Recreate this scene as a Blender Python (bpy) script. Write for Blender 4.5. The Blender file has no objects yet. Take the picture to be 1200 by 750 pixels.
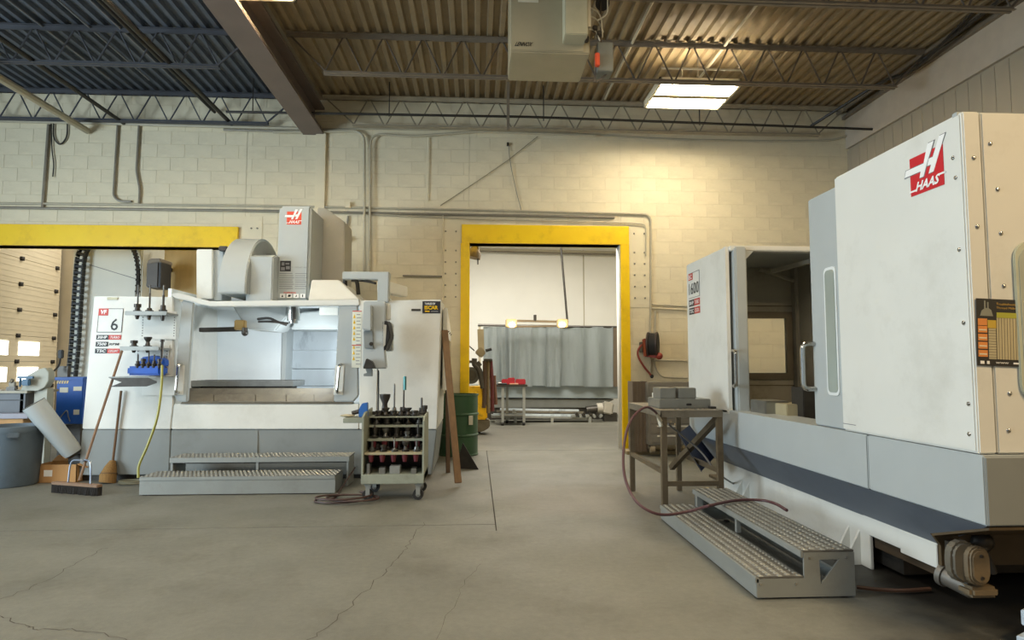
import bpy, bmesh, math, random
from mathutils import Vector, Matrix
random.seed(7)
S = bpy.context.scene
COL = S.collection

# ------------------------------------------------------------------ camera
EYE = 1.3                       # lens height above the floor
FPX = 750.0                     # focal length in pixels of the 1200 x 750 frame
PITCH = math.atan2(53.0, FPX)
YAW = math.atan2(42.0, FPX)
cam_data = bpy.data.cameras.new('camera')
cam_data.sensor_width = 36.0
cam_data.lens = 36.0 * FPX / 1200.0
cam_data.clip_end = 100
cam = bpy.data.objects.new('camera', cam_data)
COL.objects.link(cam)
cam.location = (0, 0, EYE)
cam.rotation_euler = (math.pi / 2 + PITCH, 0, -YAW)
S.camera = cam

# ------------------------------------------------------------------ colour management, world
S.view_settings.view_transform = 'Standard'
S.view_settings.look = 'None'
S.view_settings.gamma = 1
S.view_settings.exposure = 0.6
S.view_settings.use_curve_mapping = False
W_ = bpy.data.worlds.new('world')
S.world = W_
W_.use_nodes = True
bg = W_.node_tree.nodes['Background']
bg.inputs['Color'].default_value = (0.85, 0.93, 1.0, 1)
bg.inputs['Strength'].default_value = 0.10


def lamp(name, loc, target, sx, sy, power, color):
    d = bpy.data.lights.new(name, 'AREA')
    d.shape = 'RECTANGLE'
    d.size, d.size_y = sx, sy
    d.energy = power
    d.color = color
    o = bpy.data.objects.new(name, d)
    COL.objects.link(o)
    o.location = loc
    o.rotation_euler = (Vector(target) - Vector(loc)).to_track_quat('-Z', 'Y').to_euler()
    return o


WARM = (1.0, 0.80, 0.50)
AMBER = (1.0, 0.72, 0.38)
NEUT = (1.0, 0.94, 0.82)
COOL = (0.74, 0.90, 1.0)
# daylight of the open loading door in the side wall, beyond the frame
lamp('daylight_loading_door', (-9.0, 2.5, 2.0), (0, 4.6, 1.6), 4.5, 3.4, 430, COOL)
# rows of ceiling fixtures that go on behind the camera
for fx, fy, pw, fc in ((-5.2, 3.2, 60, NEUT), (-1.5, 3.2, 60, NEUT), (3.6, 0.2, 95, AMBER), (4.4, -1.8, 95, AMBER),
                       (-1.5, -0.5, 55, NEUT), (-5.2, -0.5, 55, NEUT), (2.4, 4.8, 30, WARM)):
    lamp('ceiling_fixture_light', (fx, fy, 4.85), (fx, fy, 0), 1.2, 0.6, pw, fc)
# fixtures of the annex behind the wall
lamp('annex_fixture_light', (1.0, 12.6, 4.6), (1.0, 12.6, 0), 4.0, 2.6, 330, (1.0, 0.95, 0.84))
lamp('annex_fixture_light', (-6.2, 12.4, 4.6), (-6.2, 12.4, 0), 2.5, 1.0, 55, (1.0, 0.95, 0.84))

# ------------------------------------------------------------------ pixel <-> place helpers
_F = Vector((math.sin(YAW) * math.cos(PITCH), math.cos(YAW) * math.cos(PITCH), math.sin(PITCH)))
_R = Vector((math.cos(YAW), -math.sin(YAW), 0))
_U = _R.cross(_F)
_E = Vector((0, 0, EYE))


def at(px, py, X=None, Y=None, Z=None):
    """The point of the plane X, Y or Z = const that the photograph shows at px, py."""
    d = _F + _R * ((px - 600.0) / FPX) + _U * ((375.0 - py) / FPX)
    if X is not None:
        t = X / d.x
    elif Y is not None:
        t = Y / d.y
    else:
        t = (Z - EYE) / d.z
    return _E + d * t


def pix(p):
    v = Vector(p) - _E
    w = v.dot(_F)
    return 600 + FPX * v.dot(_R) / w, 375 - FPX * v.dot(_U) / w


# ------------------------------------------------------------------ materials
def srgb(h):
    h = h.lstrip('#')
    c = [int(h[i:i + 2], 16) / 255 for i in (0, 2, 4)]
    return tuple(x / 12.92 if x <= .04045 else ((x + .055) / 1.055) ** 2.4 for x in c) + (1,)


MATS = {}


def mat(name, hexc, rough=.5, metal=0., var=.08, scale=6., bump=0., bscale=40., stretch=None, spec=.5, dirt=None, dscale=2.5, damount=.5, emit=None, estr=0.):
    if name in MATS:
        return MATS[name]
    m = bpy.data.materials.new(name)
    m.use_nodes = True
    nt = m.node_tree
    b = nt.nodes['Principled BSDF']
    L = nt.links
    c = srgb(hexc)
    b.inputs['Roughness'].default_value = rough
    b.inputs['Metallic'].default_value = metal
    b.inputs['Specular IOR Level'].default_value = spec
    tc = nt.nodes.new('ShaderNodeTexCoord')
    mp = nt.nodes.new('ShaderNodeMapping')
    L.new(tc.outputs['Object'], mp.inputs['Vector'])
    if stretch:
        mp.inputs['Scale'].default_value = stretch
    n = nt.nodes.new('ShaderNodeTexNoise')
    n.inputs['Scale'].default_value = scale
    n.inputs['Detail'].default_value = 5
    L.new(mp.outputs[0], n.inputs['Vector'])
    r = nt.nodes.new('ShaderNodeValToRGB')
    r.color_ramp.elements[0].position = .3
    r.color_ramp.elements[1].position = .7
    r.color_ramp.elements[0].color = tuple(x * (1 - var) for x in c[:3]) + (1,)
    r.color_ramp.elements[1].color = tuple(min(1, x * (1 + var)) for x in c[:3]) + (1,)
    L.new(n.outputs['Fac'], r.inputs[0])
    out = r.outputs[0]
    if dirt:
        n2 = nt.nodes.new('ShaderNodeTexNoise')
        n2.inputs['Scale'].default_value = dscale
        n2.inputs['Detail'].default_value = 8
        n2.inputs['Roughness'].default_value = .7
        L.new(mp.outputs[0], n2.inputs['Vector'])
        r2 = nt.nodes.new('ShaderNodeValToRGB')
        r2.color_ramp.elements[0].position = .52
        r2.color_ramp.elements[1].position = .72
        r2.color_ramp.elements[1].color = (damount,) * 3 + (1,)
        L.new(n2.outputs['Fac'], r2.inputs[0])
        mx = nt.nodes.new('ShaderNodeMixRGB')
        L.new(r2.outputs[0], mx.inputs[0])
        L.new(out, mx.inputs[1])
        mx.inputs[2].default_value = srgb(dirt)
        out = mx.outputs[0]
    L.new(out, b.inputs['Base Color'])
    if bump:
        nb = nt.nodes.new('ShaderNodeTexNoise')
        nb.inputs['Scale'].default_value = bscale
        nb.inputs['Detail'].default_value = 4
        L.new(mp.outputs[0], nb.inputs['Vector'])
        bp = nt.nodes.new('ShaderNodeBump')
        bp.inputs['Strength'].default_value = bump
        bp.inputs['Distance'].default_value = .01
        L.new(nb.outputs['Fac'], bp.inputs['Height'])
        L.new(bp.outputs[0], b.inputs['Normal'])
    if emit:
        b.inputs['Emission Color'].default_value = srgb(emit)
        b.inputs['Emission Strength'].default_value = estr
    MATS[name] = m
    return m


# ------------------------------------------------------------------ mesh builder
class MB:
    def __init__(self):
        self.bm = bmesh.new()

    def hull8(self, P, bev=0.):
        """A six-sided solid from bottom ring P[0:4] and top ring P[4:8]."""
        bm = self.bm
        v = [bm.verts.new(p) for p in P]
        fs = [bm.faces.new([v[i] for i in q]) for q in ((3, 2, 1, 0), (4, 5, 6, 7), (0, 1, 5, 4), (1, 2, 6, 5), (2, 3, 7, 6), (3, 0, 4, 7))]
        if bev:
            es = list({e for f in fs for e in f.edges})
            bmesh.ops.bevel(bm, geom=es, offset=bev, segments=2, affect='EDGES', clamp_overlap=True)
        return self

    def box(self, x0, x1, y0, y1, z0, z1, bev=0.):
        return self.hull8([(x0, y0, z0), (x1, y0, z0), (x1, y1, z0), (x0, y1, z0), (x0, y0, z1), (x1, y0, z1), (x1, y1, z1), (x0, y1, z1)], bev)

    def obox(self, c, size, M=None, bev=0.):
        M = M or Matrix.Identity(3)
        c = Vector(c)
        h = [s / 2 for s in size]
        P = [c + M @ Vector((a * h[0], b * h[1], d * h[2])) for d in (-1, 1) for a, b in ((-1, -1), (1, -1), (1, 1), (-1, 1))]
        return self.hull8(P, bev)

    def prism(self, A, B, bev=0.):
        """Solid between polygon A and its copy B (lists of 3D points)."""
        bm = self.bm
        n = len(A)
        a = [bm.verts.new(p) for p in A]
        b = [bm.verts.new(p) for p in B]
        fs = [bm.faces.new(a), bm.faces.new(b[::-1])]
        for i in range(n):
            j = (i + 1) % n
            fs.append(bm.faces.new((a[j], a[i], b[i], b[j])))
        bmesh.ops.recalc_face_normals(bm, faces=fs)
        if bev:
            es = list({e for f in fs for e in f.edges})
            bmesh.ops.bevel(bm, geom=es, offset=bev, segments=2, affect='EDGES', clamp_overlap=True)
        return self

    def slab(self, pts, d, bev=0.):
        """Polygon pts pushed by the vector d."""
        d = Vector(d)
        pts = [Vector(p) for p in pts]
        return self.prism(pts, [p + d for p in pts], bev)

    def ring(self, outer, inner, d):
        """Flat frame between two polygons of equal count, thickness d."""
        d = Vector(d)
        bm = self.bm
        n = len(outer)
        o = [bm.verts.new(p) for p in outer]
        i_ = [bm.verts.new(p) for p in inner]
        o2 = [bm.verts.new(Vector(p) + d) for p in outer]
        i2 = [bm.verts.new(Vector(p) + d) for p in inner]
        fs = []
        for k in range(n):
            j = (k + 1) % n
            fs += [bm.faces.new((o[k], o[j], i_[j], i_[k])), bm.faces.new((o2[j], o2[k], i2[k], i2[j])),
                   bm.faces.new((o[j], o[k], o2[k], o2[j])), bm.faces.new((i_[k], i_[j], i2[j], i2[k]))]
        bmesh.ops.recalc_face_normals(bm, faces=fs)
        return self

    def cyl(self, p0, p1, r, seg=12, r2=None, cap=True):
        return self.loft([(p0, r), (p1, r if r2 is None else r2)], seg, cap)

    def loft(self, prs, seg=12, cap=True):
        """Rings of radius r round points p on a straight axis."""
        bm = self.bm
        ax = (Vector(prs[-1][0]) - Vector(prs[0][0])).normalized()
        u = ax.orthogonal().normalized()
        w = ax.cross(u)
        rings = []
        for p, r in prs:
            p = Vector(p)
            rings.append([bm.verts.new(p + (u * math.cos(2 * math.pi * k / seg) + w * math.sin(2 * math.pi * k / seg)) * max(r, 1e-4)) for k in range(seg)])
        for a, b in zip(rings, rings[1:]):
            for k in range(seg):
                j = (k + 1) % seg
                bm.faces.new((a[k], a[j], b[j], b[k]))
        if cap:
            bm.faces.new(rings[0][::-1])
            bm.faces.new(rings[-1])
        return self

    def lathe(self, c, prof, seg=12, cap=True):
        c = Vector(c)
        return self.loft([(c + Vector((0, 0, z)), r) for r, z in prof], seg, cap)

    def tube(self, pts, r, seg=6, smooth=0, closed=False):
        pts = [Vector(p) for p in pts]
        if smooth:
            pts = catmull(pts, smooth)
        bm = self.bm
        n = len(pts)
        tan = [(pts[min(i + 1, n - 1)] - pts[max(i - 1, 0)]).normalized() for i in range(n)]
        u = tan[0].orthogonal().normalized()
        rings = []
        for i in range(n):
            u = (u - tan[i] * u.dot(tan[i]))
            u = u.normalized() if u.length > 1e-6 else tan[i].orthogonal().normalized()
            w = tan[i].cross(u)
            rings.append([bm.verts.new(pts[i] + (u * math.cos(2 * math.pi * k / seg) + w * math.sin(2 * math.pi * k / seg)) * r) for k in range(seg)])
        for a, b in zip(rings, rings[1:]):
            for k in range(seg):
                j = (k + 1) % seg
                bm.faces.new((a[k], a[j], b[j], b[k]))
        bm.faces.new(rings[0][::-1])
        bm.faces.new(rings[-1])
        return self

    def sphere(self, c, r, sc=(1, 1, 1), seg=12):
        M = Matrix.Translation(c) @ Matrix.Diagonal((*sc, 1))
        bmesh.ops.create_uvsphere(self.bm, u_segments=seg, v_segments=max(6, seg // 2), radius=r, matrix=M)
        return self

    def bar(self, p0, p1, w, h, up=(0, 0, 1), bev=0.):
        """Rectangular bar from p0 to p1, w across and h along up."""
        p0, p1 = Vector(p0), Vector(p1)
        y = (p1 - p0).normalized()
        x = y.cross(Vector(up)).normalized()
        z = x.cross(y)
        M = Matrix((x, y, z)).transposed()
        return self.obox((p0 + p1) / 2, (w, (p1 - p0).length, h), M, bev)


def catmull(pts, sub):
    P = [pts[0] * 2 - pts[1]] + list(pts) + [pts[-1] * 2 - pts[-2]]
    out = []
    for i in range(1, len(P) - 2):
        a, b, c, d = P[i - 1:i + 3]
        for k in range(sub):
            t = k / sub
            out.append(.5 * ((2 * b) + (c - a) * t + (2 * a - 5 * b + 4 * c - d) * t * t + (3 * b - a - 3 * c + d) * t ** 3))
    out.append(pts[-1])
    return out


def bend(pts, r, k=5):
    """Polyline with its inner corners rounded to radius r."""
    pts = [Vector(p) for p in pts]
    out = [pts[0]]
    for a, b, c in zip(pts, pts[1:], pts[2:]):
        d1, d2 = (a - b), (c - b)
        q = min(r, d1.length * .48, d2.length * .48)
        p, s = b + d1.normalized() * q, b + d2.normalized() * q
        for i in range(k + 1):
            t = i / k
            out.append(p * (1 - t) ** 2 + b * 2 * t * (1 - t) + s * t * t)
    out.append(pts[-1])
    return out


def root_loc(o):
    v = Vector((0, 0, 0))
    while o:
        v += Vector(o.location)
        o = o.parent
    return v


def finish(bm, name, m, smooth):
    me = bpy.data.meshes.new(name)
    if smooth:
        for f in bm.faces:
            f.smooth = True
        for e in bm.edges:
            if len(e.link_faces) == 2 and e.calc_face_angle(0) > math.radians(38):
                e.smooth = False
    bm.to_mesh(me)
    bm.free()
    me.materials.append(m)
    return me


def part(name, mb, m, parent, smooth=True, label=None, local=False):
    """One mesh object under its thing; the geometry is given in world coordinates."""
    v = root_loc(parent)
    if v.length and not local:
        bmesh.ops.translate(mb.bm, verts=mb.bm.verts, vec=-v)
    o = bpy.data.objects.new(name, finish(mb.bm, name, m, smooth))
    COL.objects.link(o)
    o.parent = parent
    if label:
        o['label'] = label
    return o


def tag(o, label, cat, group=None):
    o['label'] = label
    o['category'] = cat
    if group:
        o['group'] = group
    return o


def thing(name, label, cat, loc=(0, 0, 0), group=None):
    o = bpy.data.objects.new(name, None)
    o.empty_display_size = .1
    COL.objects.link(o)
    o.location = loc
    return tag(o, label, cat, group)


def solo(name, mb, m, label, cat, group=None, smooth=True):
    """A thing that is one mesh, its origin at the middle of its base."""
    vs = [v.co for v in mb.bm.verts]
    lo = Vector([min(v[i] for v in vs) for i in range(3)])
    hi = Vector([max(v[i] for v in vs) for i in range(3)])
    c = Vector(((lo.x + hi.x) / 2, (lo.y + hi.y) / 2, lo.z))
    bmesh.ops.translate(mb.bm, verts=mb.bm.verts, vec=-c)
    o = bpy.data.objects.new(name, finish(mb.bm, name, m, smooth))
    COL.objects.link(o)
    o.location = c
    return tag(o, label, cat, group)


def struct(name, mb, m, parent=None, smooth=False):
    o = bpy.data.objects.new(name, finish(mb.bm, name, m, smooth))
    COL.objects.link(o)
    if parent:
        o.parent = parent
    else:
        o['kind'] = 'structure'
    return o


def struct_root(name):
    o = bpy.data.objects.new(name, None)
    COL.objects.link(o)
    o['kind'] = 'structure'
    return o


def share(o, parent, loc, rot=None, scale=None):
    """Another piece that uses the mesh of o."""
    c = o.copy()
    COL.objects.link(c)
    c.parent = parent
    c.location = loc
    if rot:
        c.rotation_euler = rot
    if scale:
        c.scale = scale
    return c


def dup(root, loc, label, group=None, rz=None):
    """A copy of a thing with copies of its parts and sub-parts."""
    r = root.copy()
    COL.objects.link(r)
    r.location = loc
    r['label'] = label
    if group:
        r['group'] = group
    if rz is not None:
        r.rotation_euler = (0, 0, rz)
    for ch in root.children:
        c = ch.copy()
        COL.objects.link(c)
        c.parent = r
        for g in ch.children:
            d = g.copy()
            COL.objects.link(d)
            d.parent = c
    return r


def lettering(parent, s, P, ex, ey, m, name='lettering', lift=.002, bold=.0, italic=0.):
    """The words s as flat raised letters filling the parallelogram P, P+ex, P+ey (world coordinates)."""
    cu = bpy.data.curves.new(name, 'FONT')
    cu.body = s
    cu.size = 1
    cu.offset = bold
    cu.resolution_u = 2
    cu.fill_mode = 'FRONT'
    ob = bpy.data.objects.new(name, cu)
    COL.objects.link(ob)
    bpy.context.view_layer.update()
    me = bpy.data.meshes.new_from_object(ob.evaluated_get(bpy.context.evaluated_depsgraph_get()))
    bpy.data.objects.remove(ob)
    P, ex, ey = Vector(P), Vector(ex), Vector(ey)
    nrm = ex.cross(ey).normalized() * lift
    xs = [v.co.x for v in me.vertices]
    ys = [v.co.y for v in me.vertices]
    x0, x1, y0, y1 = min(xs), max(xs), min(ys), max(ys)
    off = P + nrm - root_loc(parent)
    for v in me.vertices:
        a, b = (v.co.x - x0) / (x1 - x0), (v.co.y - y0) / (y1 - y0)
        v.co = off + ex * (a * (1 - italic) + b * italic) + ey * b
    me.materials.clear()
    me.materials.append(m)
    o = bpy.data.objects.new(name, me)
    COL.objects.link(o)
    o.parent = parent
    return o


def uvpoly(parent, name, polys, P, ex, ey, m, lift=.002, label=None):
    """Thin raised shapes given as lists of (u, v) on the parallelogram P, ex, ey."""
    P, ex, ey = Vector(P), Vector(ex), Vector(ey)
    n = ex.cross(ey).normalized()
    mb = MB()
    for poly in polys:
        mb.slab([P + ex * u + ey * v for u, v in poly], n * lift)
    return part(name, mb, m, parent, smooth=False, label=label)


def rect(u0, u1, v0, v1):
    return [(u0, v0), (u1, v0), (u1, v1), (u0, v1)]
# ================================================================== MATERIAL PALETTE
cream = mat('cream_paint', '#e2d8bc', .6, var=.03, scale=2.2, dirt='#bdb297', dscale=1.6, damount=.4, stretch=(1, 1, 2.2))
cream_joint = mat('cream_joint_paint', '#d0c6aa', .8, var=.05)
yellow = mat('yellow_paint', '#ffd200', .45, var=.05, scale=3, dirt='#c99d10', damount=.5)
white_wall = mat('white_wall_paint', '#e9e7df', .7, var=.03, scale=1.5)
side_wall = mat('side_wall_paint', '#a79d8b', .75, var=.06, scale=2, stretch=(1, 1, .3))
deck_b = mat('blue_cast_deck', '#525a66', .55, var=.12, scale=3, dirt='#6a7076', dscale=2, damount=.5)  # the bay's blue light cast, put into the deck colour
deck_m = mat('ceiling_deck_paint', '#8c7b5f', .6, var=.08, scale=3, dirt='#6f6553', dscale=2, damount=.6)
steel_joist = mat('joist_paint', '#7d7263', .6, var=.1, scale=8)
rod_m = mat('joist_rod_paint', '#5b5146', .6, var=.1)
beam_m = mat('beam_paint', '#6f615a', .55, var=.08, scale=3)
conduit_m = mat('conduit_paint', '#b9b19b', .5, var=.06, scale=5)
galv_pipe = mat('dull_pipe', '#8d877a', .45, metal=.3, var=.1)
black_pipe = mat('black_pipe', '#2a2621', .5, var=.1)
black = mat('black_plastic', '#191919', .5, var=.1)
dark_rubber = mat('dark_rubber', '#242322', .8, var=.1)

# ================================================================== SETTING
# ---- floor: concrete slabs parted by saw cuts
def floor_material():
    m = mat('concrete_floor', '#6c6b61', .62, var=.13, scale=1.4, bump=.12, bscale=90, dirt='#565246', dscale=1.6, damount=.75)
    nt = m.node_tree
    L = nt.links
    b = nt.nodes['Principled BSDF']
    tc = [n for n in nt.nodes if n.type == 'TEX_COORD'][0]
    src = b.inputs['Base Color'].links[0].from_socket

    def spot(x, y, rx, ry, col, amount, src, rot=0., edge=.35):
        mp = nt.nodes.new('ShaderNodeMapping')
        mp.vector_type = 'TEXTURE'
        mp.inputs['Location'].default_value = (x, y, 0)
        mp.inputs['Rotation'].default_value = (0, 0, rot)
        mp.inputs['Scale'].default_value = (rx, ry, 50)
        nz = nt.nodes.new('ShaderNodeTexNoise')
        nz.inputs['Scale'].default_value = 2.2
        nz.inputs['Detail'].default_value = 6
        L.new(tc.outputs['Object'], nz.inputs['Vector'])
        L.new(tc.outputs['Object'], mp.inputs['Vector'])
        ln = nt.nodes.new('ShaderNodeVectorMath')
        ln.operation = 'LENGTH'
        L.new(mp.outputs[0], ln.inputs[0])
        ad = nt.nodes.new('ShaderNodeMath')
        ad.operation = 'MULTIPLY_ADD'
        L.new(nz.outputs['Fac'], ad.inputs[0])
        ad.inputs[1].default_value = .7
        L.new(ln.outputs['Value'], ad.inputs[2])
        mr = nt.nodes.new('ShaderNodeMapRange')
        mr.inputs['From Min'].default_value = 1.35 + edge * .4
        mr.inputs['From Max'].default_value = 1.35 - edge
        mr.inputs['To Max'].default_value = amount
        L.new(ad.outputs[0], mr.inputs['Value'])
        mx = nt.nodes.new('ShaderNodeMixRGB')
        L.new(mr.outputs[0], mx.inputs[0])
        L.new(src, mx.inputs[1])
        mx.inputs[2].default_value = srgb(col)
        return mx.outputs[0]
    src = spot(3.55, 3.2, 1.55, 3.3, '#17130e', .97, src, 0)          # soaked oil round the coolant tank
    src = spot(3.3, 2.3, .8, .9, '#473a29', .75, src, 0)
    src = spot(1.2, 6.3, 1.1, .8, '#6b604d', .45, src, 0)             # trodden patches
    src = spot(.7, 12.2, 3.4, 2.2, '#4d4a43', .75, src, 0)
    src = spot(-.6, 7.2, .5, .8, '#6d665a', .5, src, 0)
    gr = nt.nodes.new('ShaderNodeTexNoise')
    gr.inputs['Scale'].default_value = 22
    gr.inputs['Detail'].default_value = 9
    gr.inputs['Roughness'].default_value = .75
    L.new(tc.outputs['Object'], gr.inputs['Vector'])
    gm_ = nt.nodes.new('ShaderNodeMapRange')
    gm_.inputs['From Min'].default_value = .3
    gm_.inputs['From Max'].default_value = .7
    gm_.inputs['To Min'].default_value = .84
    gm_.inputs['To Max'].default_value = 1.12
    L.new(gr.outputs['Fac'], gm_.inputs['Value'])
    mu = nt.nodes.new('ShaderNodeMixRGB')
    mu.blend_type = 'MULTIPLY'
    mu.inputs[0].default_value = 1
    L.new(src, mu.inputs[1])
    L.new(gm_.outputs[0], mu.inputs[2])
    src = mu.outputs[0]
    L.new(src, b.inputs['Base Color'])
    nr = nt.nodes.new('ShaderNodeTexNoise')
    nr.inputs['Scale'].default_value = 1.3
    nr.inputs['Detail'].default_value = 6
    L.new(tc.outputs['Object'], nr.inputs['Vector'])
    mr = nt.nodes.new('ShaderNodeMapRange')
    mr.inputs['To Min'].default_value = .38
    mr.inputs['To Max'].default_value = .75
    L.new(nr.outputs['Fac'], mr.inputs['Value'])
    L.new(mr.outputs[0], b.inputs['Roughness'])
    return m


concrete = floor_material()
joint_m = mat('floor_joint_filler', '#4a443a', .9)
WALL_Y = 9.85
BACK_Y = 17.0
SX, SY = .165, 5.35             # the saw cuts: across x, and the end of the strip by the machine
floor = struct('floor', MB().box(-10, 7, -4, 18, -.12, -.012), joint_m)
floor['kind'] = 'structure'
g = .005
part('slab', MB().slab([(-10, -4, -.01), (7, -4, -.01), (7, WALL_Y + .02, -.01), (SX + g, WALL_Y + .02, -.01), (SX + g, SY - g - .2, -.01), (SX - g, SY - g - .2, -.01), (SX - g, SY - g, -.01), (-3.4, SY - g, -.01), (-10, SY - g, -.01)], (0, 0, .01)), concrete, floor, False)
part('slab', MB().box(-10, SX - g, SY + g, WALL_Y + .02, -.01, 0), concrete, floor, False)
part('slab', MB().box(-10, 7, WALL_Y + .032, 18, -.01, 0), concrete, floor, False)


def crack(pts, w):
    pts = catmull([at(x, y, Z=0) for x, y in pts], 7)
    mb = MB()
    rr = random.Random(len(pts))
    off = [Vector((rr.uniform(-.02, .02), rr.uniform(-.02, .02), 0)) for _ in pts]
    for i in range(len(pts) - 1):
        a, b = pts[i] + off[i], pts[i + 1] + off[i + 1]
        n = Vector((-(b - a).y, (b - a).x, 0)).normalized() * w * rr.uniform(.5, 1.1)
        z = Vector((0, 0, .0012))
        f = [mb.bm.verts.new(q + z) for q in (a - n, b - n, b + n, a + n)]
        mb.bm.faces.new(f)
    o = part('crack', mb, joint_m, floor, False)
    o['kind'] = 'stuff'


crack([(497, 613), (482, 632), (470, 652), (440, 680), (405, 715), (362, 752)], .0028)
crack([(125, 642), (95, 656), (50, 682), (0, 704)], .0024)
crack([(-5, 720), (30, 733), (50, 738), (100, 739), (148, 752)], .0028)
crack([(560, 660), (540, 690), (510, 752)], .0012)
crack([(690, 600), (640, 598), (585, 596), (540, 611)], .0012)

# ---- back wall of painted concrete block with two openings
OPEN_X = at(283, 400, Y=WALL_Y).x        # end of the wide opening
OPEN_Z = at(140, 289, Y=WALL_Y).z
D0, D1 = at(549, 400, Y=WALL_Y).x, at(729, 400, Y=WALL_Y).x
DZ = at(640, 286, Y=WALL_Y).z
RX = 6.0                                  # side wall plane
TOP = 5.42
wall_back = struct_root('wall_back')
pieces = [(-10, OPEN_X, OPEN_Z, TOP), (OPEN_X, D0, 0, TOP), (D0, D1, DZ, TOP), (D1, RX + .3, 0, TOP)]
mb = MB()
for x0, x1, z0, z1 in pieces:
    mb.box(x0, x1, WALL_Y + .006, WALL_Y + .25, z0, z1)
part('wall_core', mb, cream_joint, wall_back, False)


def block_face(mb, x0, x1, z0, z1, d=.0025, e=.0014):
    bm = mb.bm
    y1, y0 = WALL_Y + d, WALL_Y
    a = [bm.verts.new(p) for p in ((x0, y1, z0), (x1, y1, z0), (x1, y1, z1), (x0, y1, z1))]
    b = [bm.verts.new(p) for p in ((x0 + e, y0, z0 + e), (x1 - e, y0, z0 + e), (x1 - e, y0, z1 - e), (x0 + e, y0, z1 - e))]
    bm.faces.new(b)
    for i in range(4):
        j = (i + 1) % 4
        bm.faces.new((a[i], a[j], b[j], b[i]))


BW, BH, JT = .406, .203, .0009
whole, rest = [], MB()
for ci in range(27):
    z0, z1 = ci * BH + JT, (ci + 1) * BH - JT
    for k in range(-26, 17):
        x0 = k * BW + (BW / 2 if ci % 2 else 0) + JT
        x1 = x0 + BW - 2 * JT
        for px0, px1, pz0, pz1 in pieces:
            a, b, c, d = max(x0, px0 + .002), min(x1, px1 - .002), max(z0, pz0 + .002), min(z1, pz1 - .002)
            if b - a < .03 or d - c < .02:
                continue
            u, v = pix(((a + b) / 2, WALL_Y, (c + d) / 2))
            seen = 0 < u < 1200 and 0 < v < 540 and not (300 < u < 520 and v > 350) and not (u > 810 and v > 300) and not (u > 960 and v > 200)
            if b - a > BW - .012 and d - c > BH - .012 and seen:
                whole.append((v < 158, a, c))
            else:
                block_face(rest, a, b, c, d)
whole.sort(key=lambda t: t[0])
proto = None
for i, (_, a, c) in enumerate(whole):
    if i < 300:
        if proto is None:
            mbb = MB()
            block_face(mbb, 0, BW - 2 * JT, 0, BH - 2 * JT)
            proto = part('block', mbb, cream, wall_back, False)
            proto.location = (a, 0, c)
        else:
            share(proto, wall_back, (a, random.uniform(-.0012, .0008), c))
    else:
        block_face(rest, a, a + BW - 2 * JT, c, c + BH - 2 * JT)
o = part('block', rest, cream, wall_back, False)
o['kind'] = 'stuff'

# pilaster that carries the beam, and the steel plate strips with bolts beside the openings
struct('trim_1', MB().box(at(368, 300, Y=WALL_Y).x, at(380, 300, Y=WALL_Y).x, WALL_Y - .05, WALL_Y, 0, 4.88, .006), cream)
plates = struct_root('trim_2')
mb = MB()
mb.box(D1 + .13, D1 + .45, WALL_Y - .008, WALL_Y, 2.2, 3.45)
mb.box(D0 - .42, D0 - .12, WALL_Y - .008, WALL_Y, 2.2, 3.6)
mb.box(OPEN_X - .02, OPEN_X + .26, WALL_Y - .008, WALL_Y, OPEN_Z - .05, OPEN_Z + .48)
part('bolt_plate', mb, cream, plates, False)
bolt0 = None
for x in (D1 + .21, D1 + .37, D0 - .20, D0 - .36):
    for z in (2.35, 2.53, 2.71, 2.89, 3.07, 3.37):
        if bolt0 is None:
            bolt0 = part('bolt', MB().cyl((0, 0, 0), (0, -.014, 0), .013, 6), galv_pipe, plates)
            bolt0.location = (x, WALL_Y - .008, z)
        else:
            share(bolt0, plates, (x, WALL_Y - .008, z))
for x in (OPEN_X + .10, OPEN_X + .19):
    for z in (OPEN_Z + .12, OPEN_Z + .3):
        share(bolt0, plates, (x, WALL_Y - .008, z))

# ---- yellow steel frames
fr = struct_root('trim_3')
LZ = at(640, 264, Y=WALL_Y - .03).z
part('lintel', MB().box(at(541, 300, Y=WALL_Y).x, at(737, 300, Y=WALL_Y).x, WALL_Y - .03, WALL_Y + .27, DZ, LZ, .004), yellow, fr)
part('jamb', MB().box(at(540, 300, Y=WALL_Y).x, D0 + .012, WALL_Y - .03, WALL_Y + .27, 0, DZ, .004), yellow, fr)
part('jamb', MB().box(D1 - .012, at(737, 300, Y=WALL_Y).x, WALL_Y - .03, WALL_Y + .02, 0, DZ, .004), yellow, fr)
part('jamb_liner', MB().box(D1 - .02, D1 + .01, WALL_Y + .02, WALL_Y + .26, 0, DZ - .002), white_wall, fr)
fr2 = struct_root('trim_4')
part('lintel', MB().box(-10, at(280, 275, Y=WALL_Y).x, WALL_Y - .05, WALL_Y + .27, OPEN_Z, at(140, 264, Y=WALL_Y - .05).z, .004), yellow, fr2)

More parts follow.
